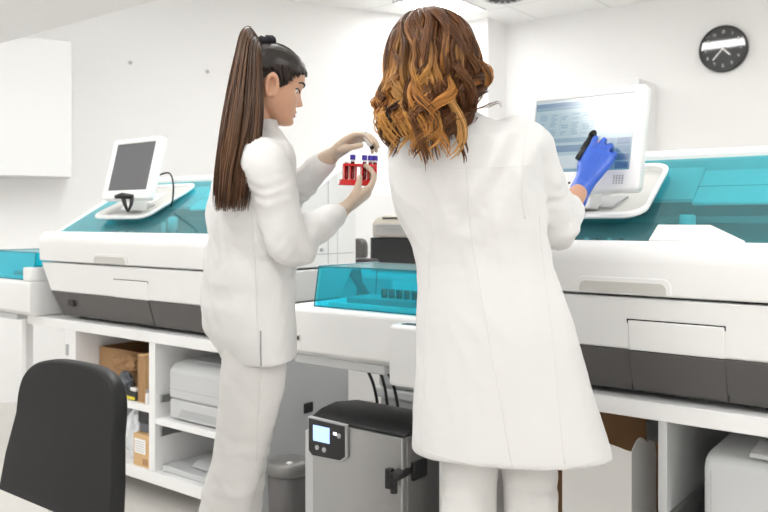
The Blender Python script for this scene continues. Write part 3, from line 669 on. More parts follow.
obj('scanner_head', prism_x(NB(), [(2.08, 0.166), (2.07, 0.175), (2.10, 0.195), (2.30, 0.205), (2.30, 0.166)], -2.60, -2.33), 'grey_plastic', o, bevel=0.006)
# right bench: white paper bin and grey device
o = thing('paper_bin', (-0.76, 2.2, 0.12), 'white cardboard bin with a dipped rim under the right bench', 'bin')
f = NB(); n = 14; xa, xb, ya, yb = -0.985, -0.786, 2.08, 2.27; zt = 0.575
ro = []; ri = []
fr = [(xa+(xb-xa)*i/n, ya) for i in range(n)]+[(xb, ya+(yb-ya)*i/n) for i in range(n)]+[(xb-(xb-xa)*i/n, yb) for i in range(n)]+[(xa, yb-(yb-ya)*i/n) for i in range(n)]
def rimz(i):
    s = i//n; u = (i % n)/n
    return zt-0.022*u*u if s == 0 else (zt-0.022+0.025*math.sin(math.pi*min(1, u*1.6)) if s == 1 else (zt-0.075 if s == 2 else zt-0.075+0.075*u))
ins = [((xa+xb)/2+(x-(xa+xb)/2)*0.97, (ya+yb)/2+(y-(ya+yb)/2)*0.97) for x, y in fr]
loft(f, [[V((x, y, 0.1205)) for x, y in fr], [V((x, y, rimz(i))) for i, (x, y) in enumerate(fr)], [V((x, y, rimz(i))) for i, (x, y) in enumerate(ins)], [V((x, y, 0.14)) for x, y in ins]])
obj('bin_body', f, 'paper_white', o)
obj('inner_divider', bx(xa+0.01, xb-0.01, 2.15, 2.154, 0.14, zt-0.06), 'cardboard', o)
o = thing('cardboard_sheet', (-0.9, 2.4, 0.12), 'brown cardboard leaning at the back under the right bench', 'cardboard')
obj('sheet_panel', prism_x(NB(), [(2.44, 0.1205), (2.47, 0.1205), (2.60, 0.63), (2.57, 0.63)], -1.25, -0.72), 'kraft_paper', o)
x0, x1, y0, y1 = -0.588, -0.10, 2.03, 2.50
o = thing('printer', (-0.2, 2.25, 0), 'large grey printer standing under the right end of the bench', 'printer')
obj('printer_body', prism_x(NB(), [(y0, 0.02), (y0, 0.565), (y0+0.012, 0.585), (y0+0.04, 0.598), (y1, 0.612), (y1, 0.02)], x0, x1), 'light_grey_plastic', o, bevel=0.014, seg=3)
obj('edge_strip', bx(x0+0.018, x0+0.0195, y0-0.0012, y0+0.01, 0.03, 0.56), 'grey_plastic', o)
obj('output_slot', bx(x0+0.11, x1-0.06, y0+0.12, y0+0.36, 0.606, 0.6165), 'black_plastic', o)
obj('paper_flap', prism_x(NB(), [(y0+0.02, 0.600), (y0+0.02, 0.612), (y0+0.12, 0.625), (y0+0.12, 0.604)], x0+0.10, x1-0.08), 'light_grey_plastic', o, bevel=0.004)
for a in (x0+0.05, x1-0.05):
    for c in (y0+0.05, y1-0.05): obj('foot', cyl(NB(), (a, c, 0.0005), (a, c, 0.021), 0.02, 10), 'black_plastic', o, True)

# ------------------------------------------------------------------ black chair in the foreground
o = thing('chair', (-1.56, 0.65, 0), 'black chair with a rounded backrest in the left foreground', 'chair')
xa, xb = -1.725, -1.302; xm = (xa+xb)/2
prof = []
for k in range(33):                      # rounded-top outline (x, z)
    prof.append(None)
zt, zb = 0.875, 0.587
pts = []
hw = (xb-xa)/2
N = 40
for k in range(N+1):
    a = math.pi*k/N; c, s = math.cos(a), math.sin(a)
    ex = math.copysign(abs(c)**0.55, c); ez = abs(s)**0.55
    pts.append((xm+0.86*hw*ex, zt-0.12+0.12*ez))
pts = [(xb, zb)]+[(xm+hw*0.955, zb+0.08)]+pts+[(xm-hw*0.955, zb+0.08)]+[(xa, zb)]
def cy_(x, z): u = (x-xm)/hw; return 0.875+0.025*(1-u*u)-0.10*(zt-z)+0.02
f = NB()
loft(f, [[V((xm+(x-xm)*0.985, cy_(x, z)-0.013, zb+(z-zb)*0.99)) for x, z in pts], [V((x, cy_(x, z)-0.007, z)) for x, z in pts], [V((x, cy_(x, z)+0.012, z)) for x, z in pts], [V((xm+(x-xm)*0.97, cy_(x, z)+0.02, zb+(z-zb)*0.985)) for x, z in pts]])
obj('backrest', f, 'chair_black', o, bevel=0.003)
obj('seat', prism_z(NB(), rrect(xm-0.22, xm+0.22, 0.38, 0.80, 0.07), 0.42, 0.47), 'chair_black', o, bevel=0.012)
for s in (-1, 1):
    obj('back_strut', tube(NB(), spline([(xm+s*0.05, 0.905, 0.64), (xm+s*0.05, 0.86, 0.46), (xm+s*0.05, 0.72, 0.41)]), 0.012, 10), 'chrome', o, True)
for sx in (-1, 1):
    for sy in (0.43, 0.75):
        obj('leg', tube(NB(), [(xm+sx*0.16, sy, 0.42), (xm+sx*0.21, sy+(0.04 if sy > 0.6 else -0.04), 0.0005)], 0.013, 12), 'chrome', o, True)
EXPO = 0.5

# ------------------------------------------------------------------ camera, render look
cam = bpy.data.cameras.new('camera'); co = bpy.data.objects.new('camera', cam); COL.objects.link(co)
co.location = (0, 0, HC); co.rotation_euler = (rad(90), 0, TH)
cam.sensor_width = 36; cam.lens = FPX*36/768; cam.shift_y = -(256-HOR)/768
cam.dof.use_dof = True; cam.dof.focus_distance = 2.02; cam.dof.aperture_fstop = 5.0
S.camera = co
w = bpy.data.worlds.new('world'); S.world = w; w.use_nodes = True
w.node_tree.nodes['Background'].inputs['Color'].default_value = (1, 1, 1, 1); w.node_tree.nodes['Background'].inputs['Strength'].default_value = 0.3
S.view_settings.view_transform = 'Standard'; S.view_settings.look = 'None'; S.view_settings.gamma = 1; S.view_settings.use_curve_mapping = False
S.view_settings.exposure = EXPO
try: S.cycles.max_bounces = 12; S.cycles.diffuse_bounces = 8; S.cycles.transparent_max_bounces = 16; S.cycles.use_denoising = True; S.cycles.sample_clamp_indirect = 8
except Exception: pass

# ------------------------------------------------------------------ people: shared builders
def ring(c, lat, fwd, a, b, n=36, e=2.2):
    o = []
    for k in range(n):
        t = 2*math.pi*k/n; cs, sn = math.cos(t), math.sin(t)
        o.append(c+lat*(a*math.copysign(abs(cs)**(2/e), cs))+fwd*(b*math.copysign(abs(sn)**(2/e), sn)))
    return o
HT = [(-.118, .070, .012, .020), (-.110, .083, .004, .034), (-.098, .088, -.012, .044), (-.085, .0865, -.030, .052), (-.075, .086, -.045, .057), (-.062, .087, -.058, .062),
      (-.05, .0865, -.068, .065), (-.035, .086, -.078, .068), (-.02, .0865, -.087, .070), (0, .087, -.095, .072), (.02, .091, -.099, .074), (.04, .094, -.099, .0755), (.06, .090, -.094, .073),
      (.08, .077, -.081, .064), (.095, .058, -.062, .049), (.105, .034, -.040, .030), (.110, .010, -.015, .010)]
def g(x, s): return math.exp(-(x/s)**2)
LOWF = 0.82
def zq(z): return z*LOWF if z < 0 else z
def head_shell(n=72, grow=0.0, feats=True):
    rings = []
    zs = []
    for (a, b) in zip(HT, HT[1:]):
        for k in range(3): zs.append([p+(q-p)*k/3 for p, q in zip(a, b)])
    zs.append(list(HT[-1]))
    for z, yf, yb, w in zs:
        r = []; yc = yb+(yf-yb)*0.42
        for k in range(n):
            t = 2*math.pi*k/n; s, c = math.sin(t), math.cos(t)
            e = 2.15
            x = (w+grow)*math.copysign(abs(s)**(2/e), s)
            y = yc+((yf-yc if c > 0 else yc-yb)+grow)*math.copysign(abs(c)**(2/e), c)
            if feats and c > 0:
                ax = abs(x)
                d = 0.0
                lo = max(0, min(1, (0.018-z)/0.05)) if z > -0.032 else max(0, 1-(-0.032-z)/0.012)
                d += 0.024*lo*g(x, 0.008+0.006*lo)            # nose
                d += 0.006*g(ax-0.010, 0.006)*g(z+0.036, 0.007)   # nostrils
                d -= 0.011*g(ax-0.033, 0.014)*g(z-0.002, 0.011)  # eye sockets
                d += 0.004*g(ax-0.030, 0.018)*g(z-0.024, 0.008)  # brow
                d += 0.006*g(x, 0.020)*g(z+0.061, 0.006)         # upper lip
                d += 0.006*g(x, 0.017)*g(z+0.075, 0.006)         # lower lip
                d -= 0.003*g(x, 0.018)*g(z+0.086, 0.005)
                d += 0.006*g(x, 0.018)*g(z+0.103, 0.010)         # chin
                d += 0.004*g(ax-0.048, 0.016)*g(z+0.028, 0.018)  # cheek
                y += d
            r.append(V((x, y, zq(z)+(grow*z/0.11 if z > 0 else 0))))
        rings.append(r)
    return rings
def xf(M, rings): return [[M @ p for p in r] for r in rings]
def add_head(bm, M): loft(bm, xf(M, head_shell()))
def add_ear(bm, M, s):
    pts = []
    for k in range(14):
        a = rad(-70+k*300/13)
        pts.append(M @ V((s*(0.079+0.006*math.sin(a)), -0.016-0.017*math.cos(a)*0.9-0.004*math.sin(a), -0.016+0.029*math.sin(a))))
    tube(bm, pts, 0.0066, 8, round_ends=True)
    tube(bm, [M @ V((s*0.062, -0.012, -0.013)), M @ V((s*0.0735, -0.017, -0.014))], [0.020, 0.016], 12)
def add_hand(bm, M, curls, thumb, th=1.0, sc=1.0, cuff=0.0, spread=1.0):
    # local frame: y along the hand, x towards the thumb, z the back of the hand
    def T(v): return M @ (V(v)*sc)
    rr = []
    for y, a, b, xo in ((-0.045, 0.025, 0.019, 0), (-0.02, 0.0255, 0.0185, 0), (0.0, 0.027, 0.0185, 0.0), (0.025, 0.034, 0.0175, 0.002), (0.05, 0.0385, 0.0155, 0.001), (0.075, 0.039, 0.0135, 0), (0.09, 0.036, 0.010, 0)):
        rr.append([T((xo+(a*th)*math.copysign(abs(math.cos(t))**0.8, math.cos(t)), y, (b*th)*math.copysign(abs(math.sin(t))**0.8, math.sin(t)))) for t in [2*math.pi*k/20 for k in range(20)]])
    loft(bm, rr)
    F = ((0.028, 0.084, (0.040, 0.025, 0.021), 0.0088, 5), (0.0095, 0.088, (0.044, 0.028, 0.022), 0.0090, 1), (-0.0095, 0.085, (0.040, 0.026, 0.021), 0.0086, -3), (-0.027, 0.077, (0.032, 0.021, 0.019), 0.0076, -8))
    tips = []
    for (x, y, L, r, sp), cu in zip(F, curls):
        p = V((x, y-0.02, 0)); pts = [p, V((x, y, 0.001))]; ang = 0; p = pts[-1]
        s = rad(sp*spread)
        for l, c in zip(L, cu):
            ang += rad(c); d = V((-math.sin(-s)*math.cos(ang), math.cos(ang)*math.cos(s), -math.sin(ang)))
            p = p+d*l; pts.append(p)
        pp = spline(pts, 4); rad_ = [r*th*(1.0-0.28*i/(len(pp)-1)) for i in range(len(pp))]
        tube(bm, [T(q) for q in pp], [q*sc for q in rad_], 12, round_ends=True); tips.append(T(pts[-1]))
    pts = [V((0.012, 0.012, -0.004))]+[V(q) for q in thumb]
    pp = spline(pts, 4); rad_ = [(0.0135-0.0055*i/(len(pp)-1))*th for i in range(len(pp))]
    tube(bm, [T(q) for q in pp], [q*sc for q in rad_], 12, round_ends=True); tips.append(T(pts[-1]))
    if cuff:
        tube(bm, [T((0, -0.02, 0)), T((0, -0.045, 0)), T((0, -0.062, 0)), T((0, -0.075, 0))], [0.024*sc*cuff, 0.0275*sc*cuff, 0.0305*sc*cuff, 0.033*sc*cuff], 20, flat=0.9)
    return tips
def axes(o, y, x, mirror=False):                      # hand matrix from origin, finger direction, thumb direction
    y = y.normalized(); x = (x-y*x.dot(y)).normalized(); z = x.cross(y)*(-1 if mirror else 1)
    return Matrix(((x.x, y.x, z.x, o.x), (x.y, y.y, z.y, o.y), (x.z, y.z, z.z, o.z), (0, 0, 0, 1)))
def limb(bm, pts, radii, n=20, k=6, flat=1.0):
    pp = spline(pts, k); rr = []
    m = len(pts)-1
    for i in range(len(pp)):
        t = i/k; j = min(int(t), m-1); u = t-j; rr.append(radii[j]+(radii[j+1]-radii[j])*u)
    tube(bm, pp, rr, n, round_ends=True, flat=flat)
def folds(seed, amp, sx=7, sz=3, fine=0.0012):
    o = V((seed, seed*1.7, 0))
    def fn(c, n):
        p = V((c.x*sx, c.y*sx, c.z*sz))+o
        a = noise.noise(p); b = noise.noise(p*2.3+V((5, 1, 2)))
        e = noise.noise(V((c.x*13+c.z*5, c.y*13, c.z*6.5+c.x*4))+o*2); k = max(0.0, 0.5+1.2*noise.noise(c*4+o*3))
        r = (1-abs(e)*1.5); r = r*r*r if r > 0 else 0
        return amp*(1-2*abs(a)) *0.6+amp*0.5*b+fine*noise.noise(c*55+o)+amp*0.55*k*r
    return fn
def sleeve_fold(c, p, q, amp=0.0017):     # rings of soft creases along a sleeve
    ax = q-p; l = ax.length; ax = ax/l; s = (c-p).dot(ax)
    if s < -0.02 or s > l+0.02: return 0
    if (c-p-ax*s).length > 0.085: return 0
    k = max(0.0, min(1.0, 0.45+1.3*noise.noise(c*7+V((2, 7, 1)))))
    return amp*k*math.sin(150*s+60*(c-p).dot(UP.cross(ax))+9*noise.noise(c*10))
def seam_on(name, mesh_ob_me, pts, dirv, parent, r=0.0016, off=0.0005, m='seam_cloth'):
    # project a polyline on the garment surface, along dirv
    bvh = BVHTree.FromPolygons([v.co for v in mesh_ob_me.vertices], [p.vertices for p in mesh_ob_me.polygons])
    b = BASE[parent.name]; out = []
    for p in pts:
        h = bvh.ray_cast(p-b-dirv*1.0, dirv)
        if h[0] is not None: out.append(h[0]+h[1]*off+b)
    if len(out) > 2: return obj(name, tube(NB(), out, r, 6), m, parent, True)
def tone_attr(me, cols):                # one colour per vertex: the dye of each strand
    a = me.color_attributes.new('tone', 'FLOAT_COLOR', 'POINT')
    for i, c in enumerate(cols): a.data[i].color = (*c, 1)
def strands(name, paths, parent, n=5, tones=None, m='hair_strand'):
    bm = NB(); cols = []
    for (pts, radii, flat), tn in zip(paths, tones):
        s = len(bm.verts); tube(bm, pts, radii, n, flat=flat)
        L = len(pts)
        for i in range(L):
            c = tn(i/(L-1)); cols += [c]*n
    bm.verts.ensure_lookup_table()
    me = bpy.data.meshes.new(name); bm.to_mesh(me); bm.free()
    for p in me.polygons: p.use_smooth = True
    tone_attr(me, cols); me.materials.append(MATS[m])
    return link(name, me, parent)
def shoe(M, parent):
    s = NB(); R = []
    for y, a, b, z0 in ((-0.075, 0.022, 0.05, 0), (-0.06, 0.034, 0.075, 0), (-0.02, 0.036, 0.085, 0), (0.04, 0.038, 0.065, 0), (0.09, 0.045, 0.05, 0), (0.14, 0.042, 0.04, 0), (0.17, 0.028, 0.03, 0)):
        R.append([M @ V((a*math.cos(t), y, 0.012+b*0.5+b*0.5*math.sin(t))) for t in [2*math.pi*k/24 for k in range(24)]])
    loft(s, R); o = obj('shoe', s, 'white_plastic', parent, True)
    sl = NB(); ol = [(-0.08, 0), (-0.06, 0.036), (0, 0.037), (0.09, 0.046), (0.15, 0.04), (0.178, 0.0), (0.15, -0.04), (0.09, -0.046), (0, -0.037), (-0.06, -0.036)]
    loft(sl, [[M @ V((x, y, z)) for y, x in ol] for z in (0.0008, 0.018)]); obj('sole', sl, 'light_grey_plastic', o, bevel=0.004)

def rings_from(tab, Z0, SC, alpha, e=2.2, grow=0.0, dz=0.0):
    # tab rows: photo row y, centre x, visible half width px, shoulder-axis half width (m), depth offset
    lat0 = RX*math.sin(alpha)-FW*math.cos(alpha); fwd = RX*math.cos(alpha)+FW*math.sin(alpha)
    out = []
    for py, cx, hw, a, dd in tab:
        w = hw/SC
        A_ = min(a, w/abs(math.sin(alpha))*0.995) if abs(math.sin(alpha)) > 0.9 else a
        b = math.sqrt(max(1e-4, w*w-(A_*math.sin(alpha))**2))/max(0.05, abs(math.cos(alpha)))
        if abs(math.sin(alpha)) > 0.9: A_, b = w, a      # seen from behind: the fourth column is the depth
        out.append(ring(P(cx, py, Z0+dd+dz), lat0, fwd, A_+grow, b+grow, 40, e))
    return out

# ================================================================== the woman with the ponytail
ZL, SL = 2.105, 380.0
aL = rad(22)
latL = RX*math.sin(aL)-FW*math.cos(aL); fwL = RX*math.cos(aL)+FW*math.sin(aL)   # her right, her forward
def L(px, py, dz=0.0): return P(px, py, ZL+dz)
coatL = [(133, 263, 15, .055, 0), (141, 260, 24, .10, 0), (149, 258, 34, .15, 0), (160, 256, 40, .172, 0), (180, 253, 42, .172, 0), (205, 251, 43, .165, 0), (230, 251, 42, .155, 0), (255, 251, 43, .155, 0),
         (280, 249, 45, .165, 0), (305, 248.5, 46, .175, 0), (330, 250.5, 45, .175, 0), (346, 255, 41, .17, 0), (355, 258, 38, .168, 0)]
def torso(tab, Z0, SC, al, hem_in=True):
    bm = NB(); R = rings_from(tab, Z0, SC, al)
    if hem_in:
        c = sum(R[-1], V((0, 0, 0)))/len(R[-1]); inn = [c+(p-c)*0.90 for p in R[-1]]
        up = [p+V((0, 0, 0.10))-(p-c)*0.06 for p in inn]
        loft(bm, R+[inn, up])
    else: loft(bm, R)
    return bm
shR = L(262, 163, -0.155); elR = L(291, 246, -0.145); wrR = L(341, 211, 0.035)
shLl = L(247, 163, 0.15); elLl = L(272, 214, 0.23); wrLl = L(329.5, 157, 0.10)
floorL = V((L(225, 300).x, L(225, 300).y, 0))
# body
bm = NB()
hip = L(251, 330)
loft(bm, rings_from([(r[0], r[1], r[2]*0.80, r[3]*0.82, r[4]) for r in coatL[2:12]], ZL, SL, aL))
hc = L(269.5, 86, 0.0)
yawL = rad(26); pit = rad(14); HSC = 0.94
hf = (RX*math.cos(yawL)+FW*math.sin(yawL))*math.cos(pit)-UP*math.sin(pit)
hx = hf.cross(UP).normalized(); hu = hx.cross(hf)
HL = Matrix(((hx.x, hf.x, hu.x, hc.x), (hx.y, hf.y, hu.y, hc.y), (hx.z, hf.z, hu.z, hc.z), (0, 0, 0, 1))) @ Matrix.Scale(HSC, 4)
add_head(bm, HL)
for s in (-1, 1): add_ear(bm, HL, s)
limb(bm, [HL @ V((0, -0.025, -0.03)), HL @ V((0, -0.035, -0.085)), L(259, 141, 0), L(257, 165, 0)], [0.050, 0.047, 0.052, 0.07], 24)
# arms, hands
def arm_body(bm, s, e, w, M, curls, thumb):
    limb(bm, [s, s+(e-s)*0.5, e, e+(w-e)*0.4, w], [0.046, 0.041, 0.035, 0.032, 0.023], 18)
    add_hand(bm, M, curls, thumb, 0.84, SCL)
SCL = 0.87
dirU = (L(357, 137, 0.06)-wrLl)
MU = axes(wrLl+dirU.normalized()*0.03, dirU, -FW*0.85+UP*0.25-RX*0.1)
curlU = [(32, 30, 16), (36, 34, 18), (42, 38, 22), (46, 42, 26)]; thU = [(0.030, 0.036, -0.020), (0.034, 0.066, -0.034), (0.028, 0.094, -0.044)]
dirD = (L(374, 187, 0.06)-wrR)
MD = axes(wrR+dirD.normalized()*0.02, dirD, -FW*0.90+UP*0.25, True)
curlD = [(30, 44, 24), (32, 48, 26), (34, 52, 28), (36, 54, 30)]; thD = [(0.034, 0.038, -0.010), (0.040, 0.062, -0.024), (0.032, 0.084, -0.044)]
arm_body(bm, shLl, elLl, wrLl, MU, curlU, thU)
arm_body(bm, shR, elR, wrR, MD, curlD, thD)
def leg_pts(rows): return [P(x, y, Z) for x, y, Z in rows]
legNear = leg_pts([(256, 345, ZL-0.055), (252, 385, ZL-0.06), (244, 430, ZL-0.055), (237, 460, ZL-0.05), (226, 505, ZL-0.03), (216, 570, ZL-0.01), (209, 640, ZL+0.0)])
legFar = leg_pts([(254, 345, ZL+0.07), (252, 385, ZL+0.07), (247, 430, ZL+0.08), (243, 460, ZL+0.09), (238, 505, ZL+0.12), (233, 570, ZL+0.14), (230, 640, ZL+0.15)])
rleg = [0.083, 0.080, 0.068, 0.0625, 0.0635, 0.052, 0.043]
for lg in (legNear, legFar): limb(bm, lg, [r*0.82 for r in rleg], 20)
def foot_m(p, d): return axes(V((p.x, p.y, 0)), d, d.cross(UP))
footL = [foot_m(legNear[-1]+fwL*0.03, fwL), foot_m(legFar[-1]+fwL*0.03, fwL)]
for lg, M in zip((legNear, legFar), footL): limb(bm, [lg[-1], M @ V((0, 0.03, 0.055)), M @ V((0, 0.12, 0.035))], [0.034, 0.032, 0.024], 12)
body = remeshed(bm, 0.0036, 3)
pl = meshobj('person', body, 'skin', None) if False else None
body.name = 'person'; body.materials.append(MATS['skin_fair'])
PL = link('person', body, None, floorL)
tag(PL, 'person with a long brown ponytail in a white tunic holding a red tube rack', 'person', 'people in white coats')
# coat
bm = torso(coatL, ZL, SL, aL)
def sleeve(bm, s, e, w, r=(0.062, 0.060, 0.054, 0.052, 0.041), sin=None):
    limb(bm, ([sin] if sin is not None else [])+[s, s+(e-s)*0.55, e, e+(w-e)*0.45, w], ([0.06] if sin is not None else [])+list(r), 24, 8)
def short(e, w, d): return w-(w-e).normalized()*d
sleeve(bm, shR, elR, short(elR, wrR, 0.030), (0.056, 0.053, 0.047, 0.039, 0.030), L(257, 168, -0.09))
sleeve(bm, shLl, elLl, short(elLl, wrLl, 0.030), (0.062, 0.055, 0.047, 0.039, 0.030), L(252, 168, 0.09))
cm = remeshed(bm, 0.006, 5)
fL = folds(2.3, 0.0105, 8, 3.5)
def foldL(c, n):
    d = fL(c, n)
    for p_, q_ in ((shR+(elR-shR)*0.25, elR), (elR, wrR), (elLl, wrLl)): d += sleeve_fold(c, p_, q_)
    k_ = max(0, 1-abs(c.z-1.02)/0.16)                    # soft pull lines round the waist
    d += 0.0035*k_*math.sin(70*(c.z+0.5*(c-L(255, 250)).dot(RX))+5*noise.noise(c*6))
    for e_, w_ in ((elR, wrR), (elLl, wrLl)):
        r = (c-e_).length
        if r < 0.13: d += 0.0065*(1-r/0.13)*math.sin(90*(c-e_).dot((w_-e_).normalized())+3*noise.noise(c*9))
    return d
displace(cm, foldL)
CL = meshobj('tunic', cm, 'coat_cloth', PL)
# collar
col = NB(); cr = rings_from([(121, 262.5, 15.5, .050, 0), (133, 261, 18, .062, 0), (146, 258, 26, .09, 0)], ZL, SL, aL)
cin = rings_from([(121, 262.5, 14.3, .046, 0), (146, 258, 23, .08, 0)], ZL, SL, aL)
loft(col, [cin[1]]+[cr[2], cr[1], cr[0], cin[0]], cap0=False, cap1=False)
obj('collar', col, 'coat_cloth', CL, True)
tv = FW
seam_on('side_seam', cm, [L(262+(270-262)*k/30, 215+(356-215)*k/30, 0) for k in range(31)], tv, CL)
seam_on('hem_slit', cm, [L(270.5, 322+k*1.8, 0) for k in range(19)], tv, CL, 0.0022, 0.0, 'deck_mid')
seam_on('armhole_seam', cm, [L(240+9*math.sin(k/24*3.1), 165+52*k/24, -0.1) for k in range(25)], tv, CL)
seam_on('hem_stitch', cm, [L(212+k*2.1, 346+4.5*math.sin(k/38*3.14), 0) for k in range(39)], tv, CL, 0.001, 0.0)
# trousers
bm = NB()
loft(bm, rings_from([(290, 250, 34, .13, 0), (320, 250, 36, .145, 0), (345, 252, 36, .145, 0), (358, 253, 33, .135, 0)], ZL, SL, aL))
for lg in (legNear, legFar): limb(bm, lg, rleg, 28, 8)
tm = remeshed(bm, 0.006, 4)
fT = folds(9.1, 0.006, 5, 9)
kn = (legNear[3], legFar[3])
def foldT(c, n):
    d = fT(c, n)
    for k_ in kn:
        r = (c-k_).length
        if r < 0.13: d += 0.0085*(1-r/0.13)*math.sin(105*(c.z+0.45*(c.x-k_.x))+7*noise.noise(c*9))*(0.5+noise.noise(c*6+V((3, 1, 4))))
    return d
displace(tm, foldT)
TL = meshobj('trousers', tm, 'trouser_cloth', PL)
seam_on('side_seam', tm, [L(264-0.235*k*1.0, 362+k*3.1, -0.1) for k in range(48)], FW, TL, 0.0014, 0.0)
for M in footL: shoe(M, PL)
# gloves
def glove(name, m, M, curls, thumb, sc, parent, cuff=1.0):
    b2 = NB(); tips = add_hand(b2, M, curls, thumb, 1.06, sc, cuff)
    gm = remeshed(b2, 0.0028, 3)
    displace(gm, lambda c, n: 0.0012*math.sin(160*(c-M.translation).dot(M.col[1].xyz)+5*noise.noise(c*30))*noise.noise(c*22))
    return meshobj(name, gm, m, parent), tips
GU, tipsU = glove('glove', 'latex', MU, curlU, thU, SCL, PL, 1.15)
GD, tipsD = glove('glove', 'latex', MD, curlD, thD, SCL, PL, 1.15)
# face details
def face_fn(par, HM):
    bvh = BVHTree.FromPolygons([v.co for v in par.data.vertices], [p.vertices for p in par.data.polygons]); bs = BASE[par.name]; d = -(HM.col[1].xyz.normalized())
    def fp(x, z, out=0.0):
        o = HM @ V((x, 0.2, zq(z))); h = bvh.ray_cast(o-bs, d)
        return (h[0]+bs if h[0] is not None else HM @ V((x, 0.08, zq(z))))-d*out
    return fp
def eye(par, HM, s, fp):
    c = fp(s*0.033, 0.002, -0.0095); b = NB(); bmesh.ops.create_uvsphere(b, u_segments=16, v_segments=12, radius=0.0118)
    bmesh.ops.translate(b, verts=b.verts, vec=c); e = obj('eye', b, 'eye_white', par, True)
    f_ = (HM.to_3x3() @ V((0, 1, -0.35))).normalized(); i = NB(); tube(i, [c+f_*0.0100, c+f_*0.0124], [0.0055, 0.004], 14); obj('iris', i, 'iris', e, True)
    obj('eyelash', tube(NB(), [fp(s*(0.033+0.016*math.cos(a)), 0.003+0.006*math.sin(a), 0.0012) for a in [math.pi*k/8 for k in range(9)]], 0.0017, 6), 'hair_brow', e, True)
    obj('eyebrow', tube(NB(), [fp(s*x, z, 0.0006) for x, z in ((0.014, 0.023), (0.021, 0.0265), (0.028, 0.0285), (0.036, 0.029), (0.044, 0.027), (0.052, 0.022))], [0.0022, 0.0032, 0.0034, 0.003, 0.0024, 0.0014], 6), 'hair_brow', par, True)
def lips(par, HM, fp):
    for z, r in ((-0.0615, 0.0036), (-0.0745, 0.0043)):
        obj('lip', tube(NB(), [fp(-0.021+0.0035*k, z, -0.0015) for k in range(13)], [r*(0.35+0.65*math.sin(math.pi*(k+0.5)/13)) for k in range(13)], 8, round_ends=True), 'lips', par, True)
FPL = face_fn(PL, HL)
for s in (-1, 1): eye(PL, HL, s, FPL)
lips(PL, HL, FPL)
# hair cap: the head shell grown a little, kept only above the hairline
LINE = [(0, .060), (25, .058), (45, .046), (62, .026), (74, .000), (82, -.012), (92, .010), (104, .024), (116, .004), (130, -.040), (150, -.072), (180, -.082)]
def hair_cap(HM, line, grow, name, m, par):
    b = NB(); R = head_shell(96, grow, False); vs = [[b.verts.new(HM @ p) for p in r] for r in R]
    def ok(p): return p.z > lerpt(line, abs(math.degrees(math.atan2(p.x, p.y))))
    n = 96
    for i in range(len(R)-1):
        for j in range(n):
            k = (j+1) % n; c = (R[i][j]+R[i+1][k])/2
            if ok(c): b.faces.new((vs[i][j], vs[i][k], vs[i+1][k], vs[i+1][j]))
    b.faces.new(vs[-1])
    bmesh.ops.delete(b, geom=[v for v in b.verts if not v.link_faces], context='VERTS')
    o = obj(name, b, m, par, True); md = o.modifiers.new('solid', 'SOLIDIFY'); md.thickness = 0.006; md.offset = -1; return o
HAIR = hair_cap(HL, LINE, 0.006, 'hair', 'hair_dark', PL)
# strands combed back to the scrunchie
tiepos = L(263.5, 42, -0.015)
tl = HL.inverted() @ tiepos
rnd = random.Random(11); paths = []; tones = []
def surf(u):                            # push a point to the combed-hair surface
    v = V((u.x/0.0855, (u.y+0.003)/0.1095, (u.z-0.0)/0.121 if u.z > 0 else u.z/0.110)); l = v.length
    return V((u.x/l, (u.y+0.003)/l-0.003, u.z/l)) if l > 1e-6 else u
for k in range(420):
    az = rnd.uniform(-180, 180); z = lerpt(LINE, abs(az))+rnd.uniform(0.0, 0.012)
    a = rad(az); st = V((0.08*math.sin(a), 0.1*math.cos(a), z)); st = surf(st)
    st.z = z
    pts = []
    for i in range(11):
        t = i/10; p = st.lerp(tl, t); q = surf(p); lift = 1.0+0.010*math.sin(math.pi*t)
        pts.append(HL @ (q.lerp(tl, t**6)*lift))
    r = rnd.uniform(0.0010, 0.0018)
    paths.append((pts, [r*0.6]+[r]*9+[r*0.7], 1.0))
    c = rnd.choice(((0.016, 0.010, 0.008), (0.024, 0.014, 0.010), (0.035, 0.019, 0.012), (0.012, 0.008, 0.007)))
    tones.append(lambda t, c=c: c)
strands('combed_hair', paths, HAIR, 5, tones)
# scrunchie
sc_ax = (tiepos-hc).normalized()
b = NB(); x_, y_ = frame_of(sc_ax)
pts = [tiepos+x_*0.019*math.cos(t)+y_*0.019*math.sin(t) for t in [2*math.pi*k/24 for k in range(25)]]
tube(b, pts, [0.0135+0.003*math.sin(k*2.1) for k in range(25)], 10)
obj('scrunchie', b, 'scrunchie', PL, True)
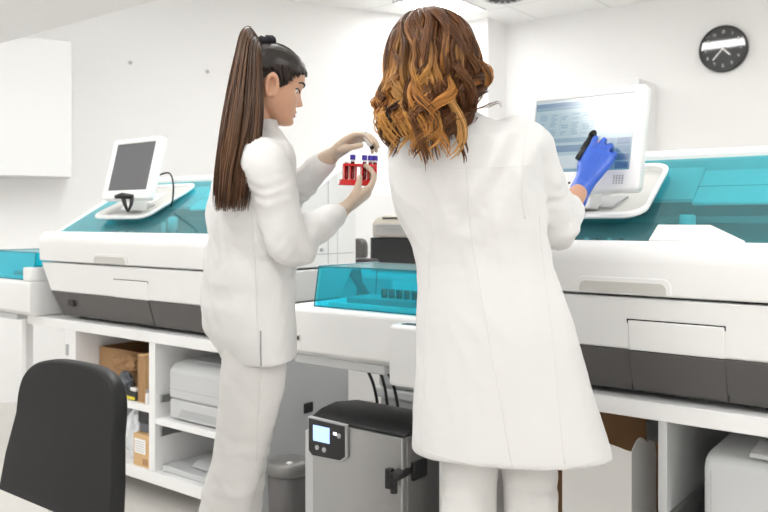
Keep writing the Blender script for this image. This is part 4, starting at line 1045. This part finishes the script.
# ponytail
paths = []; tones = []
for k in range(560):
    a = rnd.uniform(0, 2*math.pi); rr = math.sqrt(rnd.random()); u, v = rr*math.cos(a), rr*math.sin(a)
    tip = rnd.uniform(-12, 4) if rnd.random() < 0.8 else rnd.uniform(-45, -5)
    wv = rnd.uniform(-2.2, 2.2)
    row = [(262, 44, 2, .012), (256, 36, 6, .02), (251, 39, 10, .03), (248, 54, 13, .036), (245.5, 82, 17, .042), (243, 115, 20.5, .045), (239, 150, 21, .045), (234, 180, 19, .04), (231, 208, 17, .032)]
    pts = []
    for i, (cx, cy, hw, dd) in enumerate(row):
        yy = cy+(tip*max(0, (i-4)/4)); xx = cx+u*hw+wv*max(0, (i-4)/4)
        if i in (1, 2): yy += -u*0+v*0-4*(-u)*0
        base_dz = (-0.02, -0.03, -0.055, -0.085, -0.10, -0.125, -0.15, -0.165, -0.17)[i]
        # outer strands leave the tie further out
        if i in (1, 2): yy += (u*9 if i == 1 else u*7)
        pts.append(L(xx, yy, base_dz+v*dd))
    pts = spline(pts, 4)
    r = rnd.uniform(0.0013, 0.0026); n_ = len(pts)
    paths.append((pts, [r*(0.7 if i < 3 else (1.0 if i < n_-8 else 1.0-0.75*(i-(n_-8))/7)) for i in range(n_)], 1.0))
    q = rnd.random(); c0 = (0.028, 0.014, 0.008); c1 = (0.10, 0.045, 0.020) if q < 0.45 else ((0.055, 0.026, 0.013) if q < 0.8 else (0.20, 0.10, 0.055))
    tones.append(lambda t, c0=c0, c1=c1: tuple(p+(s_-p)*min(1, 0.15+t*1.1) for p, s_ in zip(c0, c1)))
strands('ponytail', paths, HAIR, 5, tones)
b = NB(); hp0, hp1 = L(267, 69, -0.115), L(276.5, 56, -0.10)
def near_head(p):
    q = HL.inverted() @ p; d = (HL.to_3x3().inverted() @ FW)
    for i in range(200):
        s_ = q+d*(i*0.001)
        if (s_.x/0.0835)**2+((s_.y+0.003)/0.1085)**2+(s_.z/0.119)**2 < 1: return HL @ s_
    return p
hp = [near_head(P(267+(276.5-267)*i/6, 69-13*i/6, ZL-0.16)) for i in range(7)]
obj('hairpin', tube(b, hp, 0.0014, 6), 'chrome', PL, True)

# ------------------------------------------------------------------ red rack and tubes
rc = L(357.5, 171, 0.075)
ru = RX*0.97+FW*0.22; ru = (ru-UP*0.02).normalized(); rf = UP.cross(ru).normalized(); rz = ru.cross(rf).normalized()
MR_ = Matrix(((ru.x, rf.x, rz.x, rc.x), (ru.y, rf.y, rz.y, rc.y), (ru.z, rf.z, rz.z, rc.z), (0, 0, 0, 1)))
o = thing('tube_rack', rc, 'red plastic rack of blood tubes held in gloved fingers', 'tube rack')
pitch = 0.0165; n = 6
hx0 = -0.051; hx1 = 0.051
f = NB(); prism_y(f, [(hx0, -0.040), (hx0+0.004, -0.024), (hx1, -0.024), (hx1-0.004, -0.032), (hx1-0.018, -0.040)], -0.014, 0.014); bmesh.ops.transform(f, matrix=MR_, verts=f.verts); obj('rack_base', f, 'rack_red', o, bevel=0.002)
f = NB()
for a in ((hx0+0.012, hx1, -0.014, -0.0095), (hx0+0.012, hx1, 0.0095, 0.014)): box(f, *a, 0.012, 0.019)
for i in range(n): box(f, hx0+0.012+pitch*i-0.0015, hx0+0.012+pitch*i+0.0015, -0.0095, 0.0095, 0.012, 0.019)
box(f, hx1-0.0025, hx1, -0.0095, 0.0095, 0.012, 0.019)
bmesh.ops.transform(f, matrix=MR_, verts=f.verts); obj('rack_top', f, 'rack_red', o, bevel=0.001)
for i in range(n+0): 
    f = bx(hx0+0.0125+pitch*i-0.0015, hx0+0.0125+pitch*i+0.0015, -0.013, 0.013, -0.0245, 0.0125, M=MR_); obj('rack_rib', f, 'rack_red', o)
f = bx(hx1-0.004, hx1, -0.013, 0.013, -0.0245, 0.0125, M=MR_); obj('rack_rib', f, 'rack_red', o)
def blood_tube(M, lab, grp, cap=True, h=0.067):
    t = thing('blood_tube', M.translation, lab, 'blood tube', grp)
    def lz(nm, prof, m, nn=16):
        f = NB(); lathe(f, prof, (0, 0, 0), nn); bmesh.ops.transform(f, matrix=M, verts=f.verts); return obj(nm, f, m, t, True)
    lz('blood', [(0.003, 0.0), (0.0052, 0.003), (0.0056, 0.006), (0.0056, h*0.72)], 'blood')
    lz('glass', [(0.0056, h*0.721), (0.0058, h*0.80)], 'label_white')
    if cap: lz('cap', [(0.0072, h*0.80), (0.0074, h*0.82), (0.0074, h*0.985), (0.0062, h)], 'cap_purple')
    return t
labs = {1: 'purple-capped blood tube at the left end of the red rack', 2: 'purple-capped blood tube standing apart left of the rack gap', 3: '', 4: 'purple-capped blood tube first right of the rack gap', 5: 'purple-capped blood tube at the right end of the red rack'}
for i, lab in ((1, 'purple-capped blood tube standing apart at the left of the red rack'), (3, 'purple-capped blood tube just right of the gap in the red rack'), (4, 'purple-capped blood tube between two others in the red rack'), (5, 'purple-capped blood tube at the right end of the red rack')):
    xx = hx0+0.0125+pitch*(i+0.5) if i < 5 else hx0+0.0125+pitch*5+0.0045
    blood_tube(MR_ @ Matrix.Translation((xx, 0, -0.0235)), lab, 'blood tubes in the red rack')
blood_tube(MR_ @ Matrix.Translation((hx0+0.0125+pitch*0.5, 0, -0.0235)), 'uncapped blood tube at the left end of the red rack', 'blood tubes in the red rack', False, 0.06)
# tube in the upper hand
pinch = (tipsU[0]+tipsU[4])*0.5
tA, tB = L(365.5, 136, 0.03), L(373, 149.5, 0.03)
tax = (tB-tA).normalized(); off = pinch-(tA+(tB-tA)*0.35)
x_, y_ = frame_of(tax)
MT = Matrix(((x_.x, y_.x, tax.x, 0), (x_.y, y_.y, tax.y, 0), (x_.z, y_.z, tax.z, 0), (0, 0, 0, 1)))
MT.translation = tA+tax*0.0
t = thing('sample_vial', tA, 'small clear vial with a dark tip held in the raised gloved hand', 'vial')
def lz(nm, prof, m):
    f = NB(); lathe(f, [(r*1.05, z*0.76) for r, z in prof], (0, 0, 0), 16); bmesh.ops.transform(f, matrix=MT, verts=f.verts); obj(nm, f, m, t, True)
lz('vial_body', [(0.0065, 0.0), (0.0075, 0.003), (0.0075, 0.034), (0.0045, 0.040)], 'label_white')
lz('vial_tip', [(0.0048, 0.0405), (0.0052, 0.043), (0.0052, 0.050), (0.003, 0.053)], 'seam_black')
lz('vial_cap', [(0.0066, -0.001), (0.0078, -0.004), (0.0078, -0.010), (0.005, -0.013)], 'cap_grey')

# ================================================================== the woman with the wavy hair
ZR, SR = 1.86, 430.0
aR = rad(80)
latR = RX*math.sin(aR)-FW*math.cos(aR); fwR = RX*math.cos(aR)+FW*math.sin(aR)
def Rp(px, py, dz=0.0): return P(px, py, ZR+dz)
# rows: y, centre x, half width px, depth half (m), dz
coatR = [(112, 452, 22, .050, 0.02), (120, 456, 34, .070, 0.015), (128, 459, 54, .085, 0.01), (138, 462, 70, .095, 0.0), (150, 463, 76, .102, 0), (170, 464, 77, .108, 0), (195, 467, 74, .105, 0), (220, 472, 71, .098, 0), (245, 479, 67.5, .094, 0),
         (265, 483.5, 67, .096, 0), (290, 489, 71, .104, 0), (320, 494, 77, .112, 0), (350, 498, 81, .116, 0), (385, 502, 86.5, .118, 0), (420, 506, 93, .12, 0), (447, 509.5, 98, .122, 0), (453, 510, 98.5, .122, 0)]
shRr = Rp(522, 147, -0.01); elRr = Rp(552, 226, 0.07); wrRr = Rp(576.5, 197.5, 0.25)
shRl = Rp(411, 152, 0.02); elRl = Rp(426, 214, 0.14); wrRl = Rp(452, 222, 0.31)
floorR = V((Rp(500, 300).x, Rp(500, 300).y, 0))
bm = NB()
loft(bm, rings_from([(r[0], r[1], r[2]*0.82, r[3]*0.84, r[4]) for r in coatR[2:11]]+[(315, 497, 56, .085, 0), (345, 499, 50, .075, 0)], ZR, SR, aR))
hcR = Rp(431, 70, 0.015)
yawR = rad(104); pR = rad(6)
hf = (RX*math.cos(yawR)+FW*math.sin(yawR))*math.cos(pR)-UP*math.sin(pR)
hx = hf.cross(UP).normalized(); hu = hx.cross(hf)
tilt = Matrix.Rotation(rad(-9), 3, hf); hx = tilt @ hx; hu = tilt @ hu     # head leans to the left
HR = Matrix(((hx.x, hf.x, hu.x, hcR.x), (hx.y, hf.y, hu.y, hcR.y), (hx.z, hf.z, hu.z, hcR.z), (0, 0, 0, 1)))
add_head(bm, HR)
for s in (-1, 1): add_ear(bm, HR, s)
limb(bm, [HR @ V((0, -0.02, -0.03)), HR @ V((0, -0.022, -0.10)), Rp(449, 124, 0.005), Rp(456, 150, 0)], [0.054, 0.053, 0.058, 0.075], 24)
SCL = 1.02
tgt = P(602, 150, ZR+0.295)
dR = tgt-wrRr
MRh = axes(wrRr+dR.normalized()*0.062, dR, -RX*0.96+FW*0.22, True)
curlR = [(8, 74, 46), (16, 78, 46), (20, 78, 46), (26, 72, 46)]; thR = [(0.030, 0.036, -0.020), (0.040, 0.062, -0.034), (0.036, 0.090, -0.046)]
arm_body(bm, shRr, elRr, wrRr+dR.normalized()*0.02, MRh, curlR, thR)
dL = Rp(492, 214, 0.34)-wrRl
MLh = axes(wrRl+dL.normalized()*0.03, dL, UP*0.9+FW*0.2)
curlN = [(20, 30, 18), (24, 32, 20), (28, 34, 20), (30, 34, 20)]; thN = [(0.034, 0.035, -0.012), (0.044, 0.062, -0.022), (0.044, 0.088, -0.030)]
arm_body(bm, shRl, elRl, wrRl, MLh, curlN, thN)
def legR(x0, dx): return leg_pts([(x0, 350, ZR), (x0, 400, ZR), (x0+dx*0.2, 450, ZR+0.005), (x0+dx*0.4, 485, ZR+0.0), (x0+dx*0.6, 540, ZR-0.01), (x0+dx, 620, ZR-0.015), (x0+dx, 695, ZR-0.02)])
lgl, lgr = legR(472, -6), legR(527, 8)
rl = [0.078, 0.074, 0.066, 0.062, 0.062, 0.052, 0.042]
for lg in (lgl, lgr): limb(bm, lg, [r*0.84 for r in rl], 20)
footR = [foot_m(lgl[-1]+fwR*0.03, fwR), foot_m(lgr[-1]+fwR*0.03, fwR)]
for lg, M in zip((lgl, lgr), footR): limb(bm, [lg[-1], M @ V((0, 0.03, 0.055)), M @ V((0, 0.12, 0.035))], [0.034, 0.032, 0.024], 12)
body = remeshed(bm, 0.004, 3); body.name = 'person'; body.materials.append(MATS['skin'])
PR = link('person', body, None, floorR)
tag(PR, 'person seen from behind with wavy auburn hair in a long white coat touching the screen', 'person', 'people in white coats')
FPR = face_fn(PR, HR)
for s in (-1, 1): eye(PR, HR, s, FPR)
lips(PR, HR, FPR)
bm = torso(coatR, ZR, SR, aR)
sleeve(bm, shRr, elRr, short(elRr, wrRr, 0.105), (0.066, 0.062, 0.058, 0.053, 0.042), Rp(495, 156, 0.0))
sleeve(bm, shRl, elRl, short(elRl, wrRl, 0.02), (0.058, 0.054, 0.050, 0.046, 0.040), Rp(432, 156, 0.0))
cm = remeshed(bm, 0.006, 5)
fR = folds(6.4, 0.011, 7, 2.2)
def foldR(c, n):
    k_ = max(0, min(1, (c.z-0.9)/0.3)); d = fR(c, n)*(0.35+0.55*k_)
    for e_, w_ in ((elRr, wrRr), (elRl, wrRl)):
        r = (c-e_).length
        if r < 0.15: d += 0.008*(1-r/0.15)*math.sin(80*(c-e_).dot((e_-shRr).normalized())+4*noise.noise(c*8))
    for p_, q_ in ((shRr+(elRr-shRr)*0.2, elRr), (elRr, wrRr)): d += sleeve_fold(c, p_, q_, 0.0028)
    r = (c-Rp(515, 165, -0.1)).length                    # pull lines from the raised arm across the back
    if r < 0.22: d += 0.0055*(1-r/0.22)*math.sin(75*((c-Rp(515, 165, 0)).dot((RX*0.8-UP*0.6)))+3*noise.noise(c*6))
    return d
displace(cm, foldR)
CR = meshobj('lab_coat', cm, 'coat_cloth', PR)
seam_on('back_seam', cm, [Rp(459+(466-459)*k/15 if k < 15 else 466+(506-466)*((k-15)/45)**1.05, 150+k*5.2, 0) for k in range(60)], FW, CR, 0.0015, -0.0003)
seam_on('side_seam', cm, [Rp(430-(430-420)*k/40, 215+k*5.8, 0) for k in range(41)], FW, CR, 0.0012, -0.0003)
seam_on('side_seam', cm, [Rp(533+(552-533)*k/40, 215+k*5.8, 0) for k in range(41)], FW, CR, 0.0012, -0.0003)
seam_on('yoke_seam', cm, [Rp(400+k*3.2, 168+3*math.sin(k/39*3.14), 0) for k in range(40)], FW, CR, 0.0011, -0.0004)
seam_on('armhole_seam', cm, [Rp(523-10*math.sin(k/30*2.6), 126+3.1*k, 0) for k in range(31)], FW, CR, 0.0015, -0.0003)
seam_on('hem_stitch', cm, [Rp(418+k*3.7, 444+9*math.sin(k/50*3.14), 0) for k in range(51)], FW, CR, 0.001, -0.0003)
col = NB(); cr = rings_from([(103, 450, 20, .058, 0.03), (114, 452, 25, .066, 0.025), (124, 456, 38, .08, 0.015)], ZR, SR, aR)
ci = rings_from([(103, 450, 18, .052, 0.03), (124, 456, 34, .07, 0.015)], ZR, SR, aR)
loft(col, [ci[1], cr[2], cr[1], cr[0], ci[0]], cap0=False, cap1=False)
obj('collar', col, 'coat_cloth', CR, True)
bm = NB()
loft(bm, rings_from([(290, 494, 52, .085, 0), (330, 498, 58, .092, 0), (360, 499, 56, .09, 0)], ZR, SR, aR))
for lg in (lgl, lgr): limb(bm, lg, rl, 28, 8)
tm = remeshed(bm, 0.006, 4)
fT2 = folds(4.4, 0.003, 5, 9)
kn2 = (lgl[3], lgr[3])
def foldT2(c, n):
    d = fT2(c, n)
    for k_ in kn2:
        r = (c-k_).length
        if r < 0.14: d += 0.0025*(1-r/0.14)*math.sin(120*(c.z+0.25*(c.x-k_.x))+4*noise.noise(c*7))
    return d
displace(tm, foldT2)
TR = meshobj('trousers', tm, 'trouser_cloth', PR)
for M in footR: shoe(M, PR)
GR, tipsR = glove('glove', 'nitrile', MRh, curlR, thR, SCL, PR, cuff=1.0)
# the marker in the blue glove
pm = (tipsR[0]+tipsR[4])*0.5
m0, m1 = P(582.5, 151, ZR+0.302), P(591.5, 136.5, ZR+0.325)
mk = thing('marker', m0, 'black marker pen held in the blue glove', 'marker')
ax = (m1-m0).normalized()
obj('marker_barrel', tube(NB(), [m0-ax*0.03, m0, m1], [0.0075, 0.008, 0.008], 14), 'black_plastic', mk, True)
obj('marker_cap', tube(NB(), [m1+ax*0.0005, m1+ax*0.012, m1+ax*0.02], [0.0100, 0.0100, 0.006], 14), 'seam_black', mk, True)
for k in range(5): obj('grip_ring', tube(NB(), [m0+ax*(0.002+0.006*k), m0+ax*(0.0045+0.006*k)], 0.0092, 14), 'black_plastic', mk, True)
# wavy hair
LINE_R = [(0, .064), (40, .052), (70, .01), (85, -.03), (100, -.06), (180, -.09)]
HAIR = hair_cap(HR, LINE_R, 0.006, 'hair', 'hair_dark', PR)
rnd = random.Random(5); paths = []; tones = []
hxr, hyr, hzr = HR.col[0].xyz, HR.col[1].xyz, HR.col[2].xyz
NC = 84
for cidx in range(NC):
    layer = (cidx % 3)/2                                   # inner to outer
    az0 = -1+2*((cidx*0.618034) % 1.0)
    ph0 = rnd.uniform(0, 6.28); turns0 = rnd.uniform(1.05, 1.6); amp0 = rnd.uniform(0.017, 0.031); hand_ = rnd.choice((-1, 1))
    q0 = rnd.random(); len0 = rnd.uniform(0.70, 1.05)
    endc = rnd.choice(((0.50, 0.24, 0.060), (0.42, 0.18, 0.042), (0.30, 0.115, 0.028), (0.56, 0.30, 0.095)))
    darkc = rnd.choice(((0.07, 0.028, 0.012), (0.13, 0.050, 0.016), (0.10, 0.040, 0.014)))
    side0 = math.sin(rad(180+az0*128))
    gold = rnd.random() < 0.45+0.40*max(0, -side0)-0.25*(1-layer)
    for li in range(5):
        az = az0+rnd.uniform(-0.045, 0.045); psi = rad(180+az*128); side = math.sin(psi)
        crown = V((0.004+0.010*side, -0.015, 0.112)); grow = 0.012+0.018*layer+rnd.uniform(-0.003, 0.003)
        ph = ph0+rnd.uniform(-0.35, 0.35); turns = turns0*rnd.uniform(0.93, 1.07); amp = amp0*rnd.uniform(0.8, 1.2)
        back = max(0, -math.cos(psi))
        drop = (0.225 if side < 0.25 else 0.225-0.085*min(1, (side-0.25)/0.35))*len0*rnd.uniform(0.92, 1.06)
        if side < -0.8: drop *= 0.80
        pts = []; NS = 12
        for i in range(NS+1):                              # over the scalp
            t = i/NS; th_ = rad(6+82*t)
            rx, ry, rz_ = 0.076+grow, (0.104 if math.cos(psi) < 0 else 0.098)+grow, 0.112+grow*0.95
            p = V((rx*math.sin(psi)*math.sin(th_), ry*math.cos(psi)*math.sin(th_)-0.006, rz_*math.cos(th_)))
            sw = 0.017*math.sin(ph0+t*6.5)*t
            p += V((sw*math.cos(psi), -sw*math.sin(psi), 0))
            pts.append(HR @ p)
        e0 = pts[-1]; outw = (HR.to_3x3() @ V((math.sin(psi), math.cos(psi), 0))).normalized(); tan = outw.cross(UP).normalized()
        NH = 22
        for i in range(1, NH+1):
            t = i/NH
            flare = 0.008*math.sin(min(1, t*1.4)*math.pi*0.5)*(0.4+0.6*layer)-0.045*max(0, t-0.40)
            w_ = amp*min(1, t*1.7)*(1-0.25*t); a = ph+hand_*turns*2*math.pi*t
            a_0 = ph
            p = e0+outw*(flare+w_*math.cos(a))+tan*(w_*math.sin(a))-UP*(drop*t-0.014*math.sin(a)*t)
            p -= RX*(0.012*t) if side < 0.4 else V((0, 0, 0))
            depth = -(p-Rp(455, 140, 0)).dot(FW)
            if p.z < 1.40 and back > 0.2:
                need = 0.122+0.014*layer
                if depth < need: p -= FW*(need-depth)
            pts.append(p)
        n_ = len(pts); r = rnd.uniform(0.0035, 0.0070)
        rr = [r*(0.35+0.65*min(1, i/6)) if i < n_-13 else r*(1-0.94*((i-(n_-13))/12)**1.3) for i in range(n_)]
        paths.append((pts, rr, rnd.uniform(0.4, 0.65)))
        root = (0.110, 0.040, 0.012) if q0 < 0.65 else (0.062, 0.023, 0.008)
        end = endc if gold and rnd.random() < 0.85 else darkc
        st = rnd.uniform(0.10, 0.34)
        tones.append(lambda t, a=root, b=end, s_=st: tuple(p+(q_-p)*max(0, min(1, (t-s_)/0.35)) for p, q_ in zip(a, b)))
# each lock becomes a few finer strands
fp, ft = [], []
for (pts, rr, fl), tn in zip(paths, tones):
    fp.append((pts, rr, fl)); ft.append(tn)
    for j in range(6):
        ox, oy = rnd.uniform(-1, 1), rnd.uniform(-1, 1); br = rnd.uniform(0.75, 1.3)
        q_ = []
        for i, p in enumerate(pts):
            t = i/(len(pts)-1); d = (pts[min(i+1, len(pts)-1)]-pts[max(i-1, 0)]).normalized(); x_, y_ = frame_of(d)
            q_.append(p+(x_*ox+y_*oy)*rr[i]*1.5*(0.3+1.0*t)+V((0, 0, 0)))
        fp.append((q_, [x*0.24+0.0002 for x in rr], 0.8)); ft.append(lambda t, tn=tn, br=br: tuple(min(1, c*br) for c in tn(t)))
# a few flyaway ends over the right shoulder
for k in range(5):
    p0 = Rp(462, 100+k*2, -0.09); pts = spline([p0, Rp(470, 108+k, -0.1), Rp(482+k*2, 108-k*1.2, -0.09), Rp(492+k*2, 106-k, -0.08), Rp(497+k, 100+2*k, -0.08)], 5)
    fp.append((pts, [0.0011*(1-0.7*i/len(pts)) for i in range(len(pts))], 1.0)); ft.append(lambda t: (0.10, 0.04, 0.015))
strands('wavy_locks', fp, HAIR, 6, ft)
